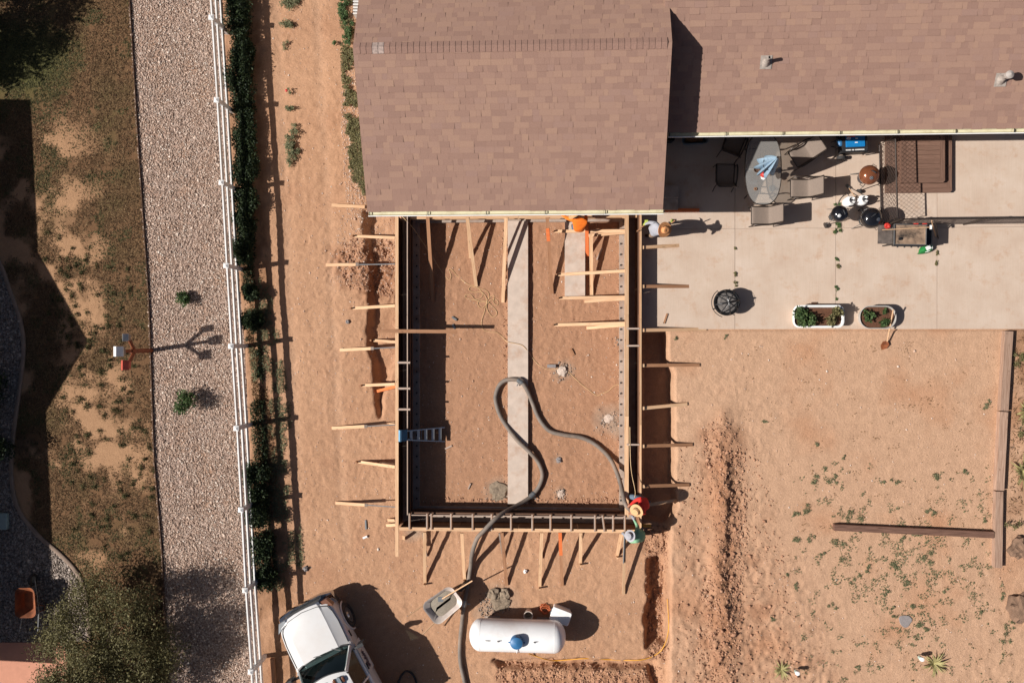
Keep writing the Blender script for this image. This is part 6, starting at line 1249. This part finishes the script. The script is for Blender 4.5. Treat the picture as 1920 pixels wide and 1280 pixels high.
# low ground cover in the hedge bed
pos, uv = in_poly_px([(450, 440), (490, 430), (545, 760), (570, 1060), (520, 1110), (500, 1000), (480, 780), (458, 560)], 16000); k = fbm(pos[:, 0], pos[:, 1], .5, 3, 101) > .50; pos = pos[k]; pos[:, 2] = gzv(pos[:, 0], pos[:, 1])+rng.random(len(pos))*.05
o = leaves(pos, .05, M_['leafweed'], 'ground_cover', up=.5, flat=True); o['kind'] = 'stuff'; o['label'] = 'low straggly ground cover in the bed beside the white fence'; o['category'] = 'ground cover'
pos, uv = in_poly_px([(450, 500), (475, 490), (520, 900), (505, 1000), (480, 800), (460, 600)], 9000); k = fbm(pos[:, 0], pos[:, 1], .4, 3, 103) > .45; pos = pos[k]; pos[:, 2] = gzv(pos[:, 0], pos[:, 1])+rng.random(len(pos))*.03
o = leaves(pos, .05, M_['leafdry'], 'leaf_litter', up=.2); o['kind'] = 'stuff'; o['label'] = 'brown leaf litter in the hedge bed'; o['category'] = 'leaf litter'
# weeds on the track and along the garage
def weed(px, py, r, n, lb, mat='leafweed', h=.18, size=.05, grp=None, ry=None, z0=None, cat='weed'):
    p = PG(px, py) if z0 is None else P(px, py, z0); t_ = thing('weed', lb, cat, p, 0, grp); ry = ry or r; m_ = max(3, int(n/60)); pts = []; tips = []
    for i in range(m_):
        a_ = random.random()*6.28; k = random.random()**.6; c = (p.x+r*k*.8*math.cos(a_), p.y+ry*k*.8*math.sin(a_), p.z+h*random.uniform(.2, .6)); tips.append(c); pts.append(ell(n//m_+1, c, (r*.32, r*.32, h*.4), .6))
    pts = np.concatenate(pts); pts[:, 2] = np.maximum(pts[:, 2], p.z+.005); leaves(pts, size, M_[mat], 'foliage', t_, flat=True); stems(t_, p, tips, .006, M_['leafweed'], bend=.1); return t_
for px, py, r, ry, n, lb in ((546, 8, .36, .3, 700, 'leafy weed clump at the upper end of the dirt track'), (541, 46, .28, .18, 420, 'spreading weed on the track, next after the uppermost clump'), (537, 84, .2, .2, 90, 'sparse weed sprig on the track between two fuller clumps'), (545, 173, .07, .12, 70, 'tiny weed beside a scrap of red on the track'), (545, 200, .2, .22, 260, 'low weed on the track above the largest clump'), (551, 275, .28, .85, 1500, 'largest long weed clump on the dirt track')): weed(px, py, r, n, lb, ry=ry, h=.22)
o = MB().lathe([(.05, 0), (.04, .02), (0, .03)], (0, 0, 0), 7).build('red_scrap', M_['redp'], None, Matrix.Translation(PG(537, 170))); tag(o, 'scrap of red plastic on the dirt track', 'litter')
for px, py, r, ry, n, lb in ((648, 20, .22, .45, 1100, 'tall green weeds against the garage beside the slatted gate'), (655, 62, .2, .5, 1100, 'dense green weeds against the garage wall'), (654, 120, .15, .3, 350, 'thin weeds along the garage wall near the ridge end'), (650, 180, .18, .4, 420, 'olive weeds in chips along the garage wall'), (656, 235, .17, .5, 520, 'long olive weed strip along the garage wall'), (662, 300, .16, .4, 300, 'patchy olive weeds along the garage wall near the eave corner'), (628, 80, .1, .1, 90, 'small weed apart from the garage wall weeds')): weed(px, py, r, n, lb, 'leaf' if py < 100 else 'leafolive', ry=ry, h=.3 if py < 100 else .15)
pos, _ = in_poly_px([(640, 110), (662, 90), (690, 400), (680, 420), (650, 400), (640, 250)], 1500); pos[:, 2] = gzv(pos[:, 0], pos[:, 1])+.005; o = rocks(pos, rng.gamma(3, .004, len(pos))+.004, M_['chip'], 'gravel_chips'); o['kind'] = 'stuff'; o['label'] = 'pale chips along the garage wall'; o['category'] = 'gravel'
# pebbles and clods all over the earth
P_ = [in_poly_px([(500, 0), (680, 0), (690, 400), (740, 420), (740, 1100), (520, 1250), (560, 900)], 2600)[0], in_poly_px([(640, 400), (745, 400), (745, 560), (615, 530)], 1700)[0], in_poly_px([(780, 420), (1170, 420), (1170, 945), (780, 945)], 2200)[0], in_poly_px([(750, 1010), (1250, 1010), (1250, 1280), (700, 1280)], 1200)[0], in_poly_px([(1260, 640), (1890, 640), (1890, 1280), (1260, 1280)], 1800)[0]]
pos = np.concatenate(P_); pos[:, 2] = gzv(pos[:, 0], pos[:, 1])+.004; pos = pos[~((pos[:, 0] > P(952, 0).x) & (pos[:, 0] < P(990, 0).x) & (pos[:, 1] > P(0, 944).y) & (pos[:, 1] < P(0, 400).y))]
o = rocks(pos, rng.gamma(2.2, .0042, len(pos))+.003, M_['chip'], 'small_stones'); o['kind'] = 'stuff'; o['label'] = 'small pale stones scattered over the bare earth'; o['category'] = 'stones'
P_ = [in_poly_px([(1310, 800), (1355, 770), (1392, 850), (1398, 1000), (1378, 1290), (1300, 1290), (1310, 1100), (1335, 1000)], 1800)[0], in_poly_px([(930, 1246), (1240, 1250), (1245, 1300), (930, 1300)], 1200)[0], in_poly_px([(1206, 985), (1252, 985), (1252, 1240), (1215, 1235)], 900)[0], in_poly_px([(640, 450), (745, 440), (745, 560), (640, 540)], 700)[0], in_poly_px([(1265, 830), (1420, 830), (1520, 1280), (1265, 1280)], 900)[0], in_poly_px([(790, 935), (1165, 935), (1165, 946), (790, 946)], 260)[0], in_poly_px([(940, 414), (953, 414), (953, 940), (944, 940)], 200)[0], in_poly_px([(1160, 430), (1168, 430), (1168, 930), (1158, 930)], 200)[0]]
pos = np.concatenate(P_); pos[:, 2] = gzv(pos[:, 0], pos[:, 1])+.008; o = rocks(pos, rng.gamma(2.2, .009, len(pos))+.006, M_['clod'], 'dirt_clods', .7); o['kind'] = 'stuff'; o['label'] = 'loose clods of brown dirt on the spoil and trench edges'; o['category'] = 'dirt'
# gravel saplings
for px, py, r, h, lb in ((345, 562, .32, .45, 'small leafy sapling on the gravel, level with the upper hedge gap'), (356, 757, .5, .8, 'larger leafy sapling on the gravel, past the birdhouse post')): shrub(px, py, r*.75, r, h, 520 if r < .4 else 900, M_['leaf'], lb, 'sapling', 'sapling', size=.085, clumps=6)
# trees: trunk, limbs, crown of leaf clumps
def tree(c, h, r, n, mat, label, size=.09, trunk=.10, crown0=.35, clumps=40, flat=.7, seed=1):
    random.seed(seed); t_ = thing('tree', label, 'tree', c); c = Vector(c); tips = []; pts = []
    for i in range(clumps):
        a_ = random.random()*6.28; k = random.random()**.5; el = random.random(); q = (c.x+r*.85*k*math.cos(a_), c.y+r*.85*k*math.sin(a_), c.z+h*(crown0+(1-crown0)*el*(1-.55*k*k))); tips.append(q)
        rr_ = r*random.uniform(.16, .34); pts.append(ell(int(n/clumps*random.uniform(.5, 1.5)), q, (rr_, rr_, rr_*flat), .6))
    leaves(np.concatenate(pts), size, M_[mat], 'crown', t_, asp=.45); tr_ = MB().tube(smooth_path([c-Vector((0, 0, .1)), c+Vector((.05*h*.3, .03, h*.3)), c+Vector((0, .02, h*.62))], 4), [trunk*(1-.07*i) for i in range(9)], 8).build('trunk', M_['trunk'], t_, M=I4, smooth=60)
    m = MB()
    for q in tips[:26]: b_ = c+Vector((.02*h, .02, h*random.uniform(.25, .5))); m.tube(smooth_path([b_, b_.lerp(Vector(q), .5)+Vector((0, 0, .06*h)), Vector(q)], 3), [trunk*.42*(1-.12*i) for i in range(7)], 5)
    m.build('limbs', M_['trunk'], tr_, M=I4); return t_
tree(P(238, 1188), 3.0, 2.35, 42000, 'leafolive', 'airy olive-green tree casting shade over the gravel by the rusty wheelbarrow', .075, .06, .22, 90, .6, 5)
tree(P(-165, 62), 4.6, 2.5, 22000, 'leafdark', 'dark tree past the corner of the lawn, shading its green patch', .12, .13, .35, 46, .7, 6)
for px, py, r, h, lb in ((-14, 735, .75, 1.2, 'dark shrub in the neighbour shade inside the curb'), (-6, 840, .8, 1.1, 'second dark shrub in the neighbour shade, near the curb bend')): shrub(px, py, r, r, h, 2200, M_['leafdark'], lb, size=.10, z0=.03)
# tufts on the lawn
pos, uv = in_poly_px([(70, 420), (240, 500), (290, 900), (300, 1060), (140, 1040), (120, 800)], 150); j = []
for q in pos: j.append(ell(60, (q[0], q[1], .03), (rng.uniform(.06, .16), rng.uniform(.06, .16), .05), .6))
o = leaves(np.concatenate(j), .06, M_['grassgreen'], 'lawn_tufts', up=.6, asp=.3); o['kind'] = 'stuff'; o['label'] = 'olive tufts dotted over the bare patches of the lawn'; o['category'] = 'grass'
# planter plants
def planter_plant(pl, x, y, r, h, n, mat, lb, size=.06):
    t_, hx, hy, z = pl; b_ = W[t_] @ Vector((x, y, z)); q = thing('planter_plant', lb, 'plant', b_); pts = []; tips = []
    for i in range(9): a_ = random.random()*6.28; k = random.random()**.5*.7; c = (b_.x+r*k*math.cos(a_), b_.y+r*k*math.sin(a_), b_.z+h*random.uniform(.3, .8)); tips.append(c); pts.append(ell(n//9, c, (r*.4, r*.4, h*.35), .6))
    leaves(np.concatenate(pts), size, M_[mat], 'foliage', q, asp=.8); stems(q, b_, tips, .007, M_['leaf'])
planter_plant(pl1, -.42, .0, .34, .34, 800, 'leaf', 'bushy plant in the white trough, the denser of its two', .075); planter_plant(pl1, .40, .02, .32, .30, 520, 'leafolive', 'open straggly plant in the white trough, with bare stems', .07)
planter_plant(pl2, -.30, .05, .21, .18, 260, 'leaf', 'round-leaved plant in the oval planter, away from the shovel', .07); planter_plant(pl2, .18, -.16, .17, .16, 200, 'leaf', 'round-leaved plant in the oval planter under the shovel handle', .07); planter_plant(pl2, .2, .18, .09, .10, 80, 'leaf', 'smallest sprout in the oval planter', .06)
# weeds in the slab joints
for px, py, r, ry, n, lb in ((1378, 468, .03, .1, 30, 'few dry sprigs in the slab joint nearest the forms'), (1378, 510, .06, .22, 90, 'dotted line of weeds in the slab joint above the fire pit'), (1378, 534, .08, .14, 70, 'yellowish weed in the slab joint touching the fire pit'), (1569, 384, .1, .16, 120, 'weed in the slab joint behind the smaller black grill'), (1570, 429, .15, .22, 380, 'fullest weed in the slab joint, below the smaller black grill'), (1568, 487, .07, .14, 120, 'weed in the joint halfway between grill and white trough'), (1568, 500, .1, .07, 90, 'small fan-shaped weed in the joint above the white trough'), (1568, 548, .07, .30, 170, 'thin line of weeds in the joint running to the white trough'), (1757, 494, .09, .09, 80, 'single small weed in the joint below the green sack'), (1757, 474, .07, .12, 60, 'dry weed in the joint beside the green sack')): weed(px, py, r, n, lb, 'leafolive' if n < 100 else 'leaf', ry=ry, h=.07, size=.04, z0=PAT)
# yuccas and agaves
def yucca(px, py, r, n, lb, up=.6, mat='leafyucca', wd=.05):
    p = PG(px, py); t_ = thing('yucca', lb, 'yucca', p)
    for i in range(n):
        a_ = 2.4*i+random.uniform(-.3, .3); e = random.uniform(.15, 1.2)*up; l = r*random.uniform(.75, 1.15); d = Vector((math.cos(a_)*math.cos(e), math.sin(a_)*math.cos(e), math.sin(e))); s = Vector((-math.sin(a_), math.cos(a_), 0))*wd/2; n_ = d.cross(s).normalized()*.012
        b_ = p+Vector((0, 0, .02)); md = b_+d*l*.5+Vector((0, 0, .04*l)); tp3 = b_+d*l-Vector((0, 0, .12*l)); MB().add([b_-s*.7, b_+s*.7, md+s, tp3, md-s, md+n_-Vector((0, 0, .02)), b_-Vector((0, 0, .015))], [(0, 6, 5, 4), (6, 1, 2, 5), (4, 5, 3), (5, 2, 3)]).build('blade', M_[mat], t_, M=I4)
yucca(1464, 1254, .34, 20, 'small spiky yucca by the path light near the spoil ridge'); yucca(1750, 1243, .46, 26, 'larger spiky yucca by the path light in the weedy yard'); yucca(1916, 884, .55, 24, 'pale spiky agave at the right of the timber edging', mat='leafyucca', wd=.07); yucca(1922, 770, .42, 18, 'bluish spiky plant right of the edging, near the patio end', wd=.07)
for px, py, r, n, lb in ((1913, 668, .35, 420, 'olive bush right of the timber edging nearest the patio'), (1913, 800, .3, 300, 'olive bush between two spiky plants right of the edging'), (1896, 985, .35, 160, 'sparse dry bush right of the edging, above the rocks')): weed(px, py, r, n, lb, 'leafolive', h=.3, cat='bush')
pos, _ = in_poly_px([(1892, 625), (1930, 625), (1930, 960), (1880, 960)], 700); pos[:, 2] = gzv(pos[:, 0], pos[:, 1])+.01; o = leaves(pos, .12, M_['leafdry'], 'dry_straw', up=.2, asp=.12); o['kind'] = 'stuff'; o['label'] = 'dry straw and litter right of the timber edging'; o['category'] = 'straw'
# weeds of the yard: larger clumps one by one, seedlings as ground cover
YW = [(1545, 888, .25), (1527, 902, .16), (1565, 900, .14), (1650, 902, .12), (1678, 900, .14), (1760, 893, .2), (1808, 885, .08), (1505, 955, .22), (1490, 960, .14), (1597, 972, .3), (1484, 1015, .22), (1520, 1006, .14), (1575, 1030, .3), (1740, 960, .12), (1752, 963, .09), (1845, 977, .1), (1690, 1008, .14), (1720, 1004, .17), (1715, 1005, .12), (1735, 1050, .28), (1680, 1057, .25), (1700, 1092, .22), (1660, 1112, .14), (1715, 1138, .2), (1725, 1165, .2), (1735, 1183, .12), (1718, 1193, .1), (1771, 1103, .1), (1627, 1070, .1), (1602, 1085, .18), (1672, 1142, .1), (1677, 1155, .1), (1843, 1146, .08), (1895, 1165, .1), (1890, 1176, .14), (1885, 1199, .2), (1878, 1120, .14), (1490, 1100, .1), (1560, 1137, .12), (1604, 1250, .12), (1545, 1040, .1), (1630, 1060, .08), (1435, 790, .1), (1532, 833, .08), (1583, 857, .06), (1855, 753, .09), (1850, 762, .1), (1808, 884, .09), (1268, 633, .06), (1362, 631, .07), (1475, 1075, .1), (1450, 1160, .12)]
for i, (px, py, r) in enumerate(YW): weed(px, py, r*1.3, int(35+1900*r*r), 'low green weed rosette on the bare earth of the yard', 'leafweed', h=.06, size=.042, grp='weeds dotted over the bare yard')
pos, uv = in_poly_px([(1480, 860), (1860, 870), (1870, 1060), (1900, 1280), (1480, 1280), (1470, 1000)], 26000); cen = np.exp(-(((uv[:, 0]-1690)/170)**2+((uv[:, 1]-1060)/110)**2)); k = (fbm(pos[:, 0], pos[:, 1], .22, 3, 111)+.18*cen+.05*fbm(pos[:, 0], pos[:, 1], 1.5, 2, 113)) > .735; pos = pos[k]; pos[:, 2] = gzv(pos[:, 0], pos[:, 1])+rng.random(len(pos))*.03
o = leaves(pos, .05, M_['leafweed'], 'weed_seedlings', up=.4, flat=True); o['kind'] = 'stuff'; o['label'] = 'scattered weed seedlings over the bare yard'; o['category'] = 'weeds'
pos, uv = in_poly_px([(1400, 640), (1890, 640), (1890, 1280), (1300, 1280), (1300, 900)], 20000); k = (fbm(pos[:, 0], pos[:, 1], .25, 3, 121)) > .70; pos = pos[k]; pos[:, 2] = gzv(pos[:, 0], pos[:, 1])+rng.random(len(pos))*.02
o = leaves(pos, .04, M_['leafdry'], 'dry_weeds', up=.3, flat=True); o['kind'] = 'stuff'; o['label'] = 'dry brown weed remains over the bare yard'; o['category'] = 'weeds'

pos, uv = in_poly_px([(638, 0), (660, 0), (664, 90), (672, 200), (690, 360), (668, 380), (648, 250), (640, 120)], 9000); k = fbm(pos[:, 0], pos[:, 1], .45, 3, 131) > .47; pos = pos[k]; pos[:, 2] = gzv(pos[:, 0], pos[:, 1])+rng.random(len(pos))*.08
o = leaves(pos, .055, M_['leafolive'], 'garage_weeds', up=.5, flat=True); o['kind'] = 'stuff'; o['label'] = 'straggly olive ground cover along the garage wall'; o['category'] = 'ground cover'

pos, uv = in_poly_px([(452, 440), (470, 436), (490, 640), (505, 870), (520, 1080), (498, 1080), (478, 860), (462, 640)], 12000); k = fbm(pos[:, 0], pos[:, 1], .6, 3, 161) > .42; pos = pos[k]; pos[:, 2] = gzv(pos[:, 0], pos[:, 1])+rng.random(len(pos))**2*.22
o = leaves(pos, .06, M_['leafdark'], 'hedge_undergrowth', up=.5); o['kind'] = 'stuff'; o['label'] = 'dark straggly undergrowth between the hedge shrubs by the fence'; o['category'] = 'undergrowth'
P_ = []
for cx, cy, r, n_ in ((1056, 696, 11, 130), (934, 922, 12, 130), (1142, 788, 12, 120), (1051, 926, 7, 50), (1160, 640, 6, 50), (1166, 560, 4, 40)):
    P_.append(np.array([P(cx+rng.normal()*r, cy+rng.normal()*r*.8, PIT)[:] for _ in range(n_)]))
pos = np.concatenate(P_); pos[:, 2] = gzv(pos[:, 0], pos[:, 1])+.008; o = rocks(pos, rng.gamma(1.8, .007, len(pos))+.005, M_['pebblegrey'], 'concrete_crumbs'); o['kind'] = 'stuff'; o['label'] = 'grey crumbs of spilled concrete on the pit floor'; o['category'] = 'rubble'
